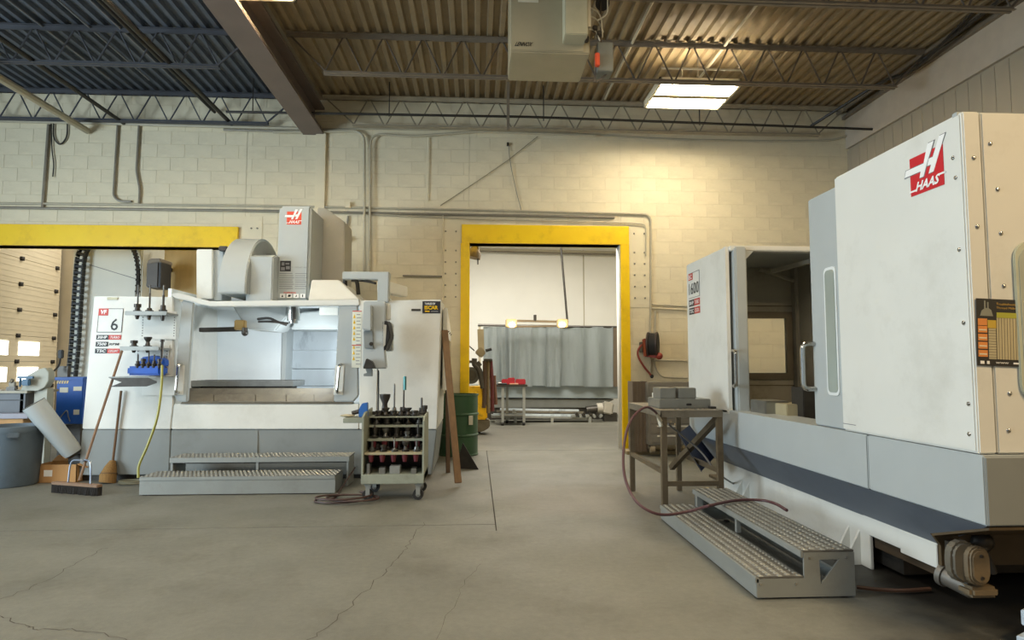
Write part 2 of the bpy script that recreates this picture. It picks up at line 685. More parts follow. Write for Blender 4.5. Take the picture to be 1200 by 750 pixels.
# ---- side wall: ribbed precast panels under a smooth band
wr = struct_root('wall_side')
LEDGE = 4.80
part('wall_core', MB().box(RX + .03, RX + .25, -4, WALL_Y + .3, 0, TOP), side_wall, wr, False)
pp = None
yy = 1.0
while yy < WALL_Y - .05:
    w = min(.203, WALL_Y - yy)
    if pp is None:
        pp = part('panel', MB().hull8([(0, .004, 0), (0, w - .004, 0), (.03, w, 0), (.03, 0, 0), (0, .004, LEDGE - .03), (0, w - .004, LEDGE - .03), (.03, w, LEDGE - .03), (.03, 0, LEDGE - .03)]), side_wall, wr, False)
        pp.location = (RX, yy, 0)
    else:
        share(pp, wr, (RX, yy, 0), scale=(1, w / .203, 1))
    yy += .203
part('wall_band', MB().box(RX - .02, RX + .03, -4, WALL_Y, LEDGE, TOP - .14), mat('band_paint', '#c4b7a6', .7, var=.05), wr, False)
part('ledge_angle', MB().box(RX - .07, RX + .03, -4, WALL_Y, TOP - .14, TOP - .09).box(RX - .16, RX - .13, -4, WALL_Y, TOP - .06, TOP - .02), steel_joist, wr, False)

# ---- corrugated ceiling deck, laid in sheets
PITCH_D = .152
ceil = struct_root('ceiling')


def deck_sheet(x, y0, y1, m):
    bm = bmesh.new()
    prof = []
    for k in range(6):
        b = k * PITCH_D
        prof += [(b, 0), (b + .052, 0), (b + .070, .045), (b + .134, .045)]
    prof.append((6 * PITCH_D, 0))
    a = [bm.verts.new((u, 0, z)) for u, z in prof]
    b_ = [bm.verts.new((u, y1 - y0, z)) for u, z in prof]
    for i in range(len(prof) - 1):
        bm.faces.new((a[i], b_[i], b_[i + 1], a[i + 1]))
    me = finish(bm, 'deck_sheet', m, False)
    o = bpy.data.objects.new('deck_sheet', me)
    COL.objects.link(o)
    o.parent = ceil
    o.location = (x, y0, TOP)
    return o


d0 = d1 = None
x = -9.9
i = 0
while x < RX:
    if d1 is None:
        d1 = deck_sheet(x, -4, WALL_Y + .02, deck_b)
    elif d0 is None and x > -3.2:                # only short of the girder is the blue light cast in the sheet colour
        d0 = deck_sheet(x, -4, WALL_Y + .02, deck_m)
    else:
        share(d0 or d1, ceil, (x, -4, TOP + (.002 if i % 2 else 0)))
    x += 6 * PITCH_D
    i += 1
part('roof_slab', MB().box(-10, RX + .25, -4, WALL_Y + .25, TOP + .05, TOP + .12), deck_m, ceil, False)

# ---- annex beyond the wall
struct('wall_annex', MB().box(-10, 7, BACK_Y, BACK_Y + .15, 0, 5.4), white_wall)
struct('wall_annex_side', MB().box(6.2, 6.35, WALL_Y + .25, BACK_Y, 0, 5.4), white_wall)
struct('ceiling_annex', MB().box(-10, 7, WALL_Y + .25, BACK_Y, 5.3, 5.4), mat('annex_ceiling_paint', '#c9c4b6', .8))
part('seam_strip', MB().box(at(684, 340, Y=BACK_Y).x - .012, at(684, 340, Y=BACK_Y).x + .012, BACK_Y - .01, BACK_Y, 0, 4.4), conduit_m, bpy.data.objects['wall_annex'])

# sectional loading door of the annex, with daylit panes
door = struct_root('door_1')
dm = mat('sectional_door_paint', '#d9ccb0', .6, var=.05, scale=3, stretch=(1, 1, 8))
pane_m = mat('daylit_pane', '#ffffff', .2, emit='#f4fbff', estr=2.6)
A = at(67, 400, Y=13.0)
A.z = 0
dirv = Vector((.10, -1, 0)).normalized()
nv = Vector((dirv.y, -dirv.x, 0))
nv = nv if nv.x > 0 else -nv
PH = .455
frm = mat('door_seam_shadow', '#8a7c63', .7)
for k in range(9):
    z0, z1 = k * PH + .002, (k + 1) * PH - .002
    P = [A, A + dirv * 2.85, A + dirv * 2.85 - nv * .05, A - nv * .05]
    mbp = MB()
    mbp.hull8([p + Vector((0, 0, z0)) for p in P] + [p + Vector((0, 0, z1)) for p in P], .004)
    for zz in (.1, .2, .3, .4):
        Q = [A + nv * .004, A + dirv * 2.85 + nv * .004, A + dirv * 2.85, A]
        mbp.hull8([p + Vector((0, 0, z0 + zz - .01)) for p in Q] + [p + Vector((0, 0, z0 + zz + .01)) for p in Q])
    pn = part('door_panel', mbp, dm, door, False)
    if k in (2, 3):
        for s0 in (.62, 1.55):
            Q0 = A + dirv * s0 + nv * .006 + Vector((0, 0, z0 + .11))
            Q1 = dirv * .62
            mbg = MB().slab([Q0, Q0 + Q1, Q0 + Q1 + Vector((0, 0, .24)), Q0 + Vector((0, 0, .24))], nv * .006)
            part('pane', mbg, pane_m, pn, False)
    for s in (.16, 1.3, 2.4):
        c = A + dirv * s + nv * .015 + Vector((0, 0, (k + 1) * PH))
        part('hinge', MB().obox(c, (.05, .07, .07)), black_pipe, door)
struct('wall_annex_return', MB().box(at(69, 400, Y=13.05).x - .06, at(90, 400, Y=13.05).x + .1, 13.05, 13.3, 0, 5.3).box(-10, A.x + .1, 13.05, 13.3, 4.15, 5.3), mat('annex_post_paint', '#b9ad95', .7, var=.04))

# ================================================================== ROOF STEEL
BX = at(365, 140, Y=9.7).x          # centre of the main beam that runs in depth
beam = thing('roof_beam', 'deep brown steel girder running along the ceiling onto the wall pilaster', 'beam', (BX, 4, 4.86))
BB = 4.86
part('flange', MB().box(BX - .16, BX + .16, -3.5, WALL_Y, BB, BB + .03), beam_m, beam)
part('flange', MB().box(BX - .16, BX + .16, -3.5, WALL_Y, BB + .40, BB + .43), beam_m, beam)
part('web', MB().box(BX - .012, BX + .012, -3.5, WALL_Y, BB + .03, BB + .40), beam_m, beam)
part('flange', MB().box(BX + .04, BX + .16, -3.5, WALL_Y - .2, BB + .034, BB + .05), steel_joist, beam, label='thin lighter angle along the lower flange')


def joist(x0, x1, y, label, steel_joist=steel_joist, rod_m=rod_m, dp=.485):
    t = thing('roof_joist', label, 'joist', ((x0 + x1) / 2, y, 4.84), 'open web joists under the deck')
    zt, zb = TOP - .012, TOP - dp
    L_ = x1 - x0
    e = .46
    mb = MB()
    for s in (-1, 1):
        mb.box(x0, x1, y + s * .012, y + s * .05, zt - .006, zt).box(x0, x1, y + s * .012, y + s * .018, zt - .05, zt - .006)
    part('top_chord', mb, steel_joist, t, False)
    mb = MB()
    for s in (-1, 1):
        mb.box(x0 + e, x1 - e, y + s * .012, y + s * .045, zb, zb + .006).box(x0 + e, x1 - e, y + s * .012, y + s * .018, zb + .006, zb + .04)
    part('bottom_chord', mb, steel_joist, t, False)
    part('end_diagonal', MB().bar((x0 + .05, y, zt - .04), (x0 + e + .04, y, zb + .02), .02, .02), rod_m, t)
    part('end_diagonal', MB().bar((x1 - .05, y, zt - .04), (x1 - e - .04, y, zb + .02), .02, .02), rod_m, t)
    n = max(1, round((L_ - 2 * e) / .5))
    step = (L_ - 2 * e) / n
    ra = rb = None
    for k in range(n):
        xa = x0 + e + k * step
        for up in (0, 1):
            if up == 0:
                p, q = (xa + .01, y, zb + .02), (xa + step / 2 - .015, y, zt - .03)
            else:
                p, q = (xa + step / 2 + .015, y, zt - .03), (xa + step - .01, y, zb + .02)
            if k == 0:
                o = part('web_rod', MB().cyl(p, q, .0105, 6), rod_m, t)
                if up == 0:
                    ra = o
                else:
                    rb = o
            else:
                share(rb if up else ra, t, (k * step, 0, 0))
    return t


RJ = RX - .1
pale_j = mat('pale_joist_paint', '#a59a84', .6, var=.1)
pale_r = mat('pale_rod_paint', '#8c826d', .6, var=.1)
blue_cast_j = mat('blue_cast_joist', '#4a4c52', .6, var=.1)  # joist colour carrying the dim blue light of the bay
joist(BX + .17, RJ, 9.66, 'open web joist against the block wall, between girder and side wall', pale_j, pale_r)
joist(BX + .17, RJ, 7.80, 'open web joist that passes behind the hanging heater', dp=.53)
joist(BX + .17, RJ, 5.98, 'open web joist nearest the camera, above the hanging heater', dp=.53)
joist(-9.5, BX - .17, 9.66, 'open web joist along the wall in the blue lit bay', blue_cast_j, blue_cast_j)
joist(-9.5, BX - .17, 7.80, 'second open web joist of the blue lit bay, away from the wall', blue_cast_j, blue_cast_j)
joist(-9.5, BX - .17, 5.98, 'open web joist of the blue lit bay nearest the camera', blue_cast_j, blue_cast_j)

# dark threaded rods and lines that hang or run under the deck
def pipe(label, pts, r, m, cat='pipe', name='pipe', rad=.08, group=None, clamps=(), seg=8):
    mb = MB().tube(bend(pts, rad), r, seg)
    t = thing(name, label, cat, (Vector(pts[0]) + Vector(pts[-1])) / 2, group)
    part('tube', mb, m, t)
    for c in clamps:
        part('clamp', MB().obox(c, (.05, .05, .05)), galv_pipe, t)
    return t


yS = 9.15
blue_cast_c = mat('blue_cast_conduit', '#7d8084', .5)  # conduit colour with the bay's blue light tinted in
spr = pipe('black sprinkler pipe hung across the wall under the joists', [at(265, 131, Y=yS), at(620, 137, Y=yS), at(1036, 152, Y=yS), at(1037, 145, Y=yS)], .019, black_pipe, rad=.04)
for x in (296, 456, 637, 820):
    p = at(x, 131 + (x - 265) * .0285, Y=yS)
    part('hanger_rod', MB().cyl(p, (p.x, p.y, TOP), .008, 6), black_pipe, spr)
for (xa, ya), (xb, yb), r, m, lab in (
        ((-4, 88), (100, 152), .05, conduit_m, 'thick pale pipe sloping across the blue lit bay to the wall'),
        ((97, 108), (143, 143), .028, black_pipe, 'dark pipe above the loops of cable in the blue lit bay'),
        ((210, 108), (270, 144), .03, black_pipe, 'dark pipe in the blue lit bay closest to the girder'),
        ((190, 82), (250, 130), .022, black_pipe, 'thin dark pipe halfway between cable loops and girder')):
    b = at(xb, yb, Y=9.75)
    pipe(lab, [(b.x, 4.5, b.z), (b.x, 9.8, b.z)], r, m)
for xb, lab in ((128, 'pale conduit under the deck, farthest from the girder'), (175, 'pale conduit under the deck, second from the girder'), (205, 'pale conduit under the deck, closest to the girder')):
    b = at(xb, 92, Y=9.2)
    pipe(lab, [(b.x, 4.2, TOP - .03), (b.x, 9.2, TOP - .03)], .012, blue_cast_c, 'conduit', 'conduit')
b = at(745, 47, Y=7.6)
pipe('conduit under the deck beside the heater', [(b.x, 3.5, TOP - .03), (b.x, 9.5, TOP - .03)], .018, conduit_m, 'conduit', 'conduit')
b = at(812, 110, Y=9.0)
pipe('pair conduit under the deck above the lit fixture', [(b.x, 3.5, TOP - .03), (b.x, 9.3, TOP - .03)], .018, conduit_m, 'conduit', 'conduit')
c1 = [at(1190, -14, X=RX - .22), at(1092, 62, X=RX - .22), at(1075, 75, X=RX - .22), at(1040, 112, Y=9.3), at(1012, 150, Y=9.7), at(995, 160, Y=9.78)]
solo('cable', MB().tube(c1, .022, 6, smooth=5), black_pipe, 'thick black cable swinging from the side wall corner down to the wall', 'cable')
solo('cable', MB().tube([at(1150, 4, X=RX - .22), at(1075, 78, X=RX - .22), at(1030, 98, Y=8.6), at(950, 148, Y=9.4)], .022, 6, smooth=5), black_pipe, 'black cable branching off toward the joist end in the corner', 'cable')

# ================================================================== PIPES AND CABLES ON THE WALL
yw = WALL_Y - .03


def wp(*pts, y=yw):
    return [at(a, b, Y=y) for a, b in pts]


pipe('long upper conduit along the wall above the yellow lintels, bending down beside the hose reel', wp((-240, 236), (300, 241), (560, 246), (763, 251), (762, 440)), .017, conduit_m, 'conduit', 'conduit', .14)
pipe('long lower conduit along the wall above the yellow lintels', wp((-240, 240), (50, 244), (300, 247), (560, 252), (720, 255)), .02, galv_pipe, 'conduit', 'conduit', .1)
pipe('short conduit line just over the doorway lintel', wp((430, 251), (560, 257), (735, 261), (757, 263), (757, 300)), .012, conduit_m, 'conduit', 'conduit', .08)
pipe('vertical conduit bending toward the girder, close to the pilaster', wp((320, 155), (427, 153), (427, 322), y=WALL_Y - .075), .02, conduit_m, 'conduit', 'conduit', .2)
pipe('vertical conduit bending away from the girder, twin of the pilaster one', wp((700, 159), (560, 154), (480, 160), (434, 156), (433, 322), y=WALL_Y - .075), .018, conduit_m, 'conduit', 'conduit', .2)
pipe('dark vertical conduit dropping to the yellow lintel at its far end', wp((57, 146), (50, 243)), .022, galv_pipe, 'conduit', 'conduit', .02)
pipe('vertical conduit with a foot bend, first of the two over the tall cabinet', wp((138, 147), (133, 230), (140, 236), (154, 236)), .018, galv_pipe, 'conduit', 'conduit', .1)
pipe('vertical conduit with a kink, second of the two over the tall cabinet', wp((163, 147), (160, 200), (164, 222), (163, 238)), .018, galv_pipe, 'conduit', 'conduit', .05)
pipe('pale conduit along the top of the wall in the blue lit bay', wp((-240, 136), (100, 144), (280, 149), (372, 151)), .026, conduit_m, 'conduit', 'conduit', .1)
pipe('dull conduit beneath the sprinkler pipe near the girder', wp((262, 152), (370, 155)), .018, galv_pipe, 'conduit', 'conduit', .1)
solo('cable', MB().tube(wp((378, 152), (440, 151), (500, 152), (540, 151), (640, 155), (760, 162), (860, 165), (960, 165), (990, 160), (1003, 152)), .016, 6, smooth=6), conduit_m, 'white cable sagging along the top of the wall to the corner', 'cable')
solo('cable', MB().tube(wp((516, 241), (560, 212), (595, 188), (630, 160)), .006, 5), mat('tan_cable', '#8f8468', .6), 'thin cable running diagonally up the wall', 'cable')
solo('cable', MB().tube(wp((596, 170), (598, 190), (604, 220), (611, 247)), .006, 5, smooth=4), galv_pipe, 'fine cord hanging from the hook on the wall', 'cable')
solo('cable', MB().tube(wp((60, 145), (61, 175), (63, 192), (62, 207)), .009, 5, smooth=4), black_pipe, 'short dark cord hanging beside the dark vertical conduit', 'cable')
solo('cable', MB().tube(wp((63, 142), (63, 160), (70, 169), (78, 160), (79, 140)), .011, 5, smooth=6), black_pipe, 'loop of black cable hung by the sloping pale pipe', 'cable')
solo('wall_hook', MB().obox(at(595, 169, Y=yw), (.03, .05, .05), None, .004), black_pipe, 'small dark hook high on the wall over the doorway', 'hook')
pipe('thin vertical conduit in the block wall pilaster joint', wp((502, 161), (501, 236)), .009, cream, 'conduit', 'conduit')
pipe('thin vertical conduit beside the bolted plates', wp((519, 252), (519, 352)), .011, cream, 'conduit', 'conduit')
pipe('vertical conduit passing the junction box', wp((408, 253), (407, 262), (405, 322)), .014, galv_pipe, 'conduit', 'conduit')
solo('junction_box', MB().box(at(402, 280, Y=yw).x, at(412, 280, Y=yw).x, WALL_Y - .06, WALL_Y, at(405, 283, Y=yw).z, at(405, 277, Y=yw).z, .004), mat('junction_box_paint', '#5d5444', .6), 'small dark junction box beside the column cover', 'electrical box')
solo('junction_box', MB().box(at(405, 240, Y=yw).x, at(411, 240, Y=yw).x, WALL_Y - .07, WALL_Y, at(405, 244, Y=yw).z, at(405, 237, Y=yw).z, .004), cream, 'cream junction box on the long conduits over the control arm', 'electrical box')
pipe('short pale pipe with a dark end cap, by the scoop fed doorway edge', wp((472, 323), (518, 324)), .014, galv_pipe, 'pipe', 'pipe')
pipe('upper short pipe between hose reel riser and white machine', wp((764, 357), (806, 359)), .017, conduit_m, 'pipe', 'pipe')
pipe('pipe close below the upper short pipe by the white machine', wp((764, 361), (806, 363)), .012, cream, 'pipe', 'pipe')
pipe('short brass tipped pipe level with the hose reel outlet', wp((764, 422), (806, 423)), .017, conduit_m, 'pipe', 'pipe')
pipe('pale pipe curving out of the riser below the hose reel', wp((768, 365), (767, 430), (775, 442), (806, 443)), .014, conduit_m, 'pipe', 'pipe', .12)

# ================================================================== HANGING HEATER
hm = mat('heater_paint', '#a99f84', .45, var=.05, scale=4)
hz0, hz1 = 4.28, 5.32
hx0, hx1 = at(599, 62, Z=hz0).x, at(692, 62, Z=hz0).x
hy0 = at(640, 62, Z=hz0).y
hy1 = at(640, 96, Z=hz0).y
heater = thing('unit_heater', 'beige gas unit heater hanging from the deck', 'heater', ((hx0 + hx1) / 2, (hy0 + hy1) / 2, hz0))
part('casing', MB().box(hx0, hx1, hy0, hy1, hz0, hz1, .012), hm, heater)
part('cover_panel', MB().box(hx0 + .01, hx1 - .06, hy0 - .008, hy0, hz0 + .02, hz1 - .02, .003), hm, heater)
part('control_cover', MB().box(at(659, 30, Y=hy0).x, at(685, 30, Y=hy0).x, hy0 - .20, hy0, at(670, 40, Y=hy0 - .2).z, hz1 - .12, .008), mat('heater_box_paint', '#b5b096', .45), heater)
part('gas_pipe', MB().cyl((hx1 - .035, hy0 - .07, hz0 + .22), (hx1 - .035, hy0 - .07, hz1), .035, 10), mat('heater_duct', '#cfc9b8', .4), heater)
mbw = MB()
for k, (a, b, c) in enumerate((((686, 16), (700, 24), (707, 38)), ((690, 8), (703, 18), (706, 44)), ((684, 34), (697, 36), (703, 48)), ((712, 0), (711, 16), (700, 24)))):
    mbw.tube([at(*q, Y=hy0 - .05 - .02 * k) for q in (a, b, c)], .007, 5, smooth=4)
part('wiring', mbw, mat('pale_wire', '#b9b4a4', .5), heater)
mbv = MB()
for x, y in ((685, 22), (686, 34), (687, 46), (697, 34), (702, 40)):
    mbv.obox(at(x, y, Y=hy0 - .08), (.045, .06, .05), None, .008)
mbv.tube([at(685, 5, Y=hy0 - .08), at(686, 47, Y=hy0 - .08)], .012, 6)
part('gas_valve', mbv, black_pipe, heater)
part('fan_motor', MB().cyl(at(706, 4, Y=hy0 + .1), at(706, 4, Y=hy0 + .35), .07, 14), black_pipe, heater)
lt = mat('heater_letter_black', '#1b1a18', .5)
P0 = at(603, 54, Y=hy0 - .009)
P1 = at(625, 54, Y=hy0 - .009)
lettering(heater, 'LENNOX', P0, (P1.x - P0.x, 0, 0), (0, 0, .042), lt, bold=.02, italic=.12)
part('nameplate', MB().box(at(607, 1, Y=hy0 - .009).x, at(631, 1, Y=hy0 - .009).x, hy0 - .011, hy0 - .007, at(610, 3, Y=hy0).z, at(610, -3, Y=hy0).z), mat('heater_plate', '#d8d2bd', .5), heater)
for x in (hx0 + .04, hx1 - .04):
    part('hanger_rod', MB().cyl((x, hy1 - .1, hz1 - .05), (x, hy1 - .1, TOP + .05), .01, 6), black_pipe, heater)
sw = thing('disconnect_switch', 'grey disconnect switch box with orange lever hung beside the heater', 'switch', at(707, 88, Y=hy0 + .1))
bx0, bx1 = at(698, 60, Y=hy0 + .12).x, at(716, 60, Y=hy0 + .12).x
part('box', MB().box(bx0, bx1, hy0 + .02, hy0 + .2, at(700, 83, Y=hy0 + .02).z, at(700, 49, Y=hy0 + .02).z, .006), mat('switch_grey', '#6d706a', .5), sw)
part('lever', MB().box(bx0 - .03, bx0 + .012, hy0 - .03, hy0 + .02, at(698, 78, Y=hy0).z, at(698, 63, Y=hy0).z, .006), mat('switch_orange', '#d8512e', .45), sw, label='orange lever')
part('bracket', MB().bar((bx0 - .02, hy0 + .1, at(700, 91, Y=hy0).z), (bx0 + .02, hy0 + .1, at(700, 56, Y=hy0).z), .015, .015).bar((bx0, hy0 + .1, at(700, 91, Y=hy0).z), (bx1 - .02, hy0 + .1, at(700, 78, Y=hy0).z), .015, .015), rod_m, sw)
part('hanger_rod', MB().cyl((bx0 + .05, hy0 + .1, at(700, 52, Y=hy0).z), (bx0 + .05, hy0 + .1, TOP + .04), .009, 6), rod_m, sw)
pst = at(604, 98, Y=7.3)
solo('hanger_strut', MB().box(pst.x - .02, pst.x + .02, 9.0, 9.04, at(604, 152, Y=9.0).z, TOP - .02), steel_joist, 'vertical steel strut between deck and wall behind the heater', 'strut')

# ================================================================== CEILING LIGHT FIXTURES
tube_m = mat('lit_tube', '#ffffff', .3, emit='#fff0d0', estr=75)
refl = mat('fixture_reflector', '#a89a78', .45, var=.02)
fix_m = mat('fixture_paint', '#e6dcc3', .4)


def fixture(cx, cy, z, w, d, label, power):
    t = thing('ceiling_light', label, 'ceiling light', (cx, cy, z))
    mb = MB()
    for a, b, c, e in ((-w / 2, w / 2, -d / 2, -d / 2 + .03), (-w / 2, w / 2, d / 2 - .03, d / 2), (-w / 2, -w / 2 + .03, -d / 2, d / 2), (w / 2 - .03, w / 2, -d / 2, d / 2)):
        mb.box(cx + a, cx + b, cy + c, cy + e, z, z + .09)
    part('housing', mb, fix_m, t)
    part('reflector', MB().box(cx - w / 2, cx + w / 2, cy - d * .30, cy + d / 2, z + .085, z + .10), refl, t)
    for k in range(4):
        yk = cy + d * (-.34, -.16, .16, .34)[k]
        part('fluorescent_tube', MB().cyl((cx - w / 2 + .05, yk, z + .05), (cx + w / 2 - .05, yk, z + .05), .019, 8), tube_m, t)
    for yk in (cy,):
        part('divider', MB().box(cx - w / 2 + .03, cx + w / 2 - .03, yk - .05, yk + .05, z + .0, z + .085), refl, t)
    for s in (-1, 1):
        part('hanger_rod', MB().cyl((cx + s * w * .1, cy, z + .1), (cx + s * w * .1, cy, TOP + .04), .006, 5), galv_pipe, t)
    part('conduit_feed', MB().cyl((cx - w * .5, cy - d * .62, z + .16), (cx + w * .5, cy - d * .62, z + .16), .014, 6), conduit_m, t)
    return t


zf = 4.93
p0, p1 = at(754, 127, Z=zf), at(843, 128, Z=zf)
pb = at(858, 100, Z=zf)
fixture((p0.x + p1.x) / 2, (p0.y + pb.y) / 2, zf, p1.x - p0.x, abs(pb.y - p0.y), 'lit fluorescent ceiling fixture under the deck near the side wall', 170)
zf = 5.12
p1 = at(348, 2.5, Z=zf)
fixture(p1.x - .70, p1.y - .33, zf, 1.40, .66, 'lit fluorescent ceiling fixture beside the brown girder', 90)
# ================================================================== THE MILL BY THE BLOCK WALL
mill_white = mat('machine_white', '#dcdcd5', .38, var=.02, scale=3, dirt='#b3b1a5', dscale=1.8, damount=.35)
mill_grey = mat('machine_grey', '#868a88', .42, var=.04, scale=3, dirt='#6f6f69', dscale=2, damount=.4)
mill_light = mat('machine_light_grey', '#aeb4b4', .4, var=.03, scale=3)
mill_dark = mat('machine_slate', '#656c76', .42, var=.04, scale=3, dirt='#4d5056', dscale=2, damount=.4)
chrome = mat('chrome', '#c9c9c6', .18, metal=1, var=.03)
steel = mat('machined_steel', '#9a9a96', .33, metal=.85, var=.1, scale=12)
dark_steel = mat('dark_steel', '#4a4743', .4, metal=.7, var=.15, scale=15)
stain_steel = mat('stained_sheet', '#c3cdd3', .35, metal=.1, var=.12, scale=3, dirt='#5d6873', dscale=3, damount=.85, stretch=(1, 1, .4))
inner_white = mat('enclosure_white', '#e8f0f4', .35, var=.03, scale=2)
grime = mat('grimy_casting', '#645d4f', .6, var=.2, scale=6, dirt='#38322a', dscale=4, damount=.8)
red_logo = mat('logo_red', '#c8202b', .4, var=.02)
orange_logo = mat('logo_orange_red', '#dc4a2c', .4, var=.02)
pure_white = mat('logo_white', '#f1f1ef', .4, var=.01)
ink = mat('ink_black', '#1c1b1b', .5, var=.02)
ink_grey = mat('ink_grey', '#77777a', .5)
sticker_y = mat('sticker_yellow', '#e3b800', .45)
sticker_red = mat('sticker_red', '#c33a2c', .45)
galv = mat('galvanised', '#9a9c98', .4, metal=.45, var=.1, scale=9, dirt='#77746b', dscale=3, damount=.6)
galv_side = mat('galvanised_side', '#9da09c', .42, metal=.45, var=.07, scale=5, dirt='#7a766c', dscale=2.5, damount=.5)


def H_emblem(parent, P, ex, ey, red, name='emblem'):
    """The slanted H in a red square with its word below."""
    uvpoly(parent, name, [rect(0, 1, 0, 1)], P, ex, ey, red, .0015)
    H1 = [(.30, .40), (.42, .40), (.50, .60), (.77, 1.18), (.58, 1.18), (.44, .73), (-.12, .73), (-.17, .56), (.34, .56)]
    H2 = [(.58, .42), (.72, .42), (1.09, 1.23), (.92, 1.23), (.72, .79), (.60, .79), (.54, .62), (.66, .62)]

    def grow(p):
        cx = sum(a for a, _ in p) / len(p)
        cy = sum(b for _, b in p) / len(p)
        return [(a + .018 * (1 if a > cx else -1), b + .018 * (1 if b > cy else -1)) for a, b in p]
    uvpoly(parent, 'emblem_outline', [grow(H1), grow(H2)], P, ex, ey, ink_grey, .0022)
    uvpoly(parent, 'emblem_letter', [H1, H2, [(-.04, .10), (.16, .10), (.18, .145), (-.03, .145)], [(.86, .27), (1.05, .27), (1.05, .315), (.88, .315)]], P, ex, ey, pure_white, .0034)
    P, ex, ey = Vector(P), Vector(ex), Vector(ey)
    lettering(parent, 'HAAS', P + ex * .16 + ey * .08, ex * .68 + ey * 0, ey * .24 + ex * .08, pure_white, lift=.0036, bold=.035)


FY = 7.5
def fp(x, y, Y=FY):
    return at(x, y, Y=Y)


MB_ = 9.45                               # back of the mill
mill = thing('milling_machine', 'white vertical milling machine with open front doors below the yellow beam', 'machine', (-2.6, FY + .9, 0))
D = (0, MB_ - FY, 0)
part('side_panel', MB().slab([fp(110, 347), fp(203, 348), fp(203, 473), fp(200, 503), fp(96, 503)], D, .01), mill_white, mill)
part('side_panel', MB().slab([fp(421, 352), fp(444, 352), fp(441, 503), fp(421, 503)], (0, .8, 0), .006), mill_white, mill)
part('side_panel', MB().slab([fp(444.6, 352), fp(517, 351), fp(512, 503), fp(441.5, 503)], (0, 1.42, 0), .008), mill_white, mill)
part('front_panel', MB().slab([fp(203.6, 473.5), fp(420.4, 473.5), fp(420.4, 503), fp(200.6, 503)], (0, .5, 0), .008), mill_white, mill)
part('base_skirt', MB().slab([fp(96, 503.6, FY + .012), fp(200, 503.6, FY + .012), fp(198, 556, FY + .03), fp(92, 557, FY + .03)], (0, 1.5, 0), .008), mill_grey, mill)
part('base_skirt', MB().slab([fp(200.6, 503.6, FY + .012), fp(441, 503.6, FY + .012), fp(437, 556, FY + .03), fp(198.6, 556, FY + .03)], (0, 1.5, 0), .008), mill_grey, mill)
part('base_skirt', MB().slab([fp(441.6, 503.6, FY + .012), fp(512, 503.6, FY + .012), fp(506, 556, FY + .03), fp(437.6, 556, FY + .03)], (0, 1.38, 0), .008), mill_grey, mill)
part('base_casting', MB().box(-4.6, -.9, FY + .1, 8.85, 0, .3), dark_steel, mill, False)
part('skirt_trim', MB().box(fp(300, 503).x, fp(302, 503).x, FY + .004, FY + .02, .06, .56), mill_grey, mill)
# side beyond the corner, with a sloping cover and a window
X1 = fp(517, 352).x
sidep = part('end_cover', MB().prism([(X1 + .005, FY + .3, 1.0), (X1 + .005, 8.95, 1.0), (X1 + .005, 8.95, 1.78), (X1 + .005, FY + .3, 2.0)], [(X1 + .06, FY + .3, 1.0), (X1 + .06, 8.95, 1.0), (X1 + .06, 8.95, 1.78), (X1 + .06, FY + .3, 2.0)], .006), mill_white, mill)
part('window', MB().box(X1 + .06, X1 + .066, FY + .6, 8.8, 1.1, 1.62), mat('side_pane_grey', '#7d8a99', .15, spec=.6), sidep)
for y in (FY + .5, FY + .9, FY + 1.3):
    part('screw', MB().cyl((X1 + .06, y, 1.72), (X1 + .068, y, 1.71), .016, 6), dark_steel, sidep)

# interior
IX0, IX1 = fp(205, 400).x, fp(421, 400).x
BYI = 8.75
part('enclosure_wall', MB().box(IX0 - .15, at(334, 400, Y=BYI).x, BYI, BYI + .03, .70, 2.2), inner_white, mill)
part('enclosure_wall', MB().box(at(334, 400, Y=BYI).x, IX1 + .15, BYI + .35, BYI + .38, .70, 2.2), inner_white, mill)
part('enclosure_wall', MB().box(at(333, 400, Y=BYI).x - .02, at(336, 400, Y=BYI).x, BYI - .02, BYI + .36, .75, 1.95), mill_light, mill)
for k, (ya, yb) in enumerate(((388, 410), (410.6, 432), (432.6, 452), (452.6, 468))):
    a, b = at(337, ya, Y=BYI + .33), at(404, yb, Y=BYI + .33)
    part('way_cover_panel', MB().box(a.x, b.x + .06, BYI + .30 - k * .012, BYI + .33, b.z, a.z, .006), stain_steel, mill)
part('enclosure_wall', MB().box(IX0 - .19, IX0 - .15, FY + .2, BYI + .4, .5, 2.2), inner_white, mill)
part('enclosure_wall', MB().box(IX1 + .15, IX1 + .19, FY + .85, BYI + .4, .5, 2.2), inner_white, mill)
part('enclosure_floor', MB().box(IX0 - .15, IX1 + .15, FY + .5, BYI + .4, .45, .62), grime, mill, False)
part('enclosure_roof', MB().box(IX0 - .15, IX1 + .15, FY + .16, BYI + .4, 2.035, 2.05), inner_white, mill)
part('chip_apron', MB().slab([fp(216, 474, FY + .25), fp(392, 474, FY + .25), fp(392, 455, FY + .40), fp(216, 455, FY + .40)], (0, .05, 0)), grime, mill, False)
for a, b in ((216, 250), (251, 299), (300, 335), (336, 368), (369, 393)):
    part('apron_plate', MB().slab([fp(a, 473, FY + .23), fp(b, 473, FY + .23), fp(b, 462, FY + .33), fp(a, 462, FY + .33)], (0, .012, 0), .003), grime, mill, False)
ta, tb = at(217, 446, Y=8.05), at(346, 446, Y=8.05)
tbl = part('machine_table', MB().box(ta.x, tb.x, 7.95, 8.5, ta.z - .07, ta.z, .006), steel, mill)
for k in range(4):
    y = 8.0 + k * .12
    part('slot', MB().box(ta.x, tb.x, y, y + .025, ta.z - .001, ta.z + .0015), dark_steel, tbl, False)
part('saddle', MB().box(ta.x + .2, tb.x - .1, 8.0, 8.5, .62, ta.z - .07, .01), grime, mill)
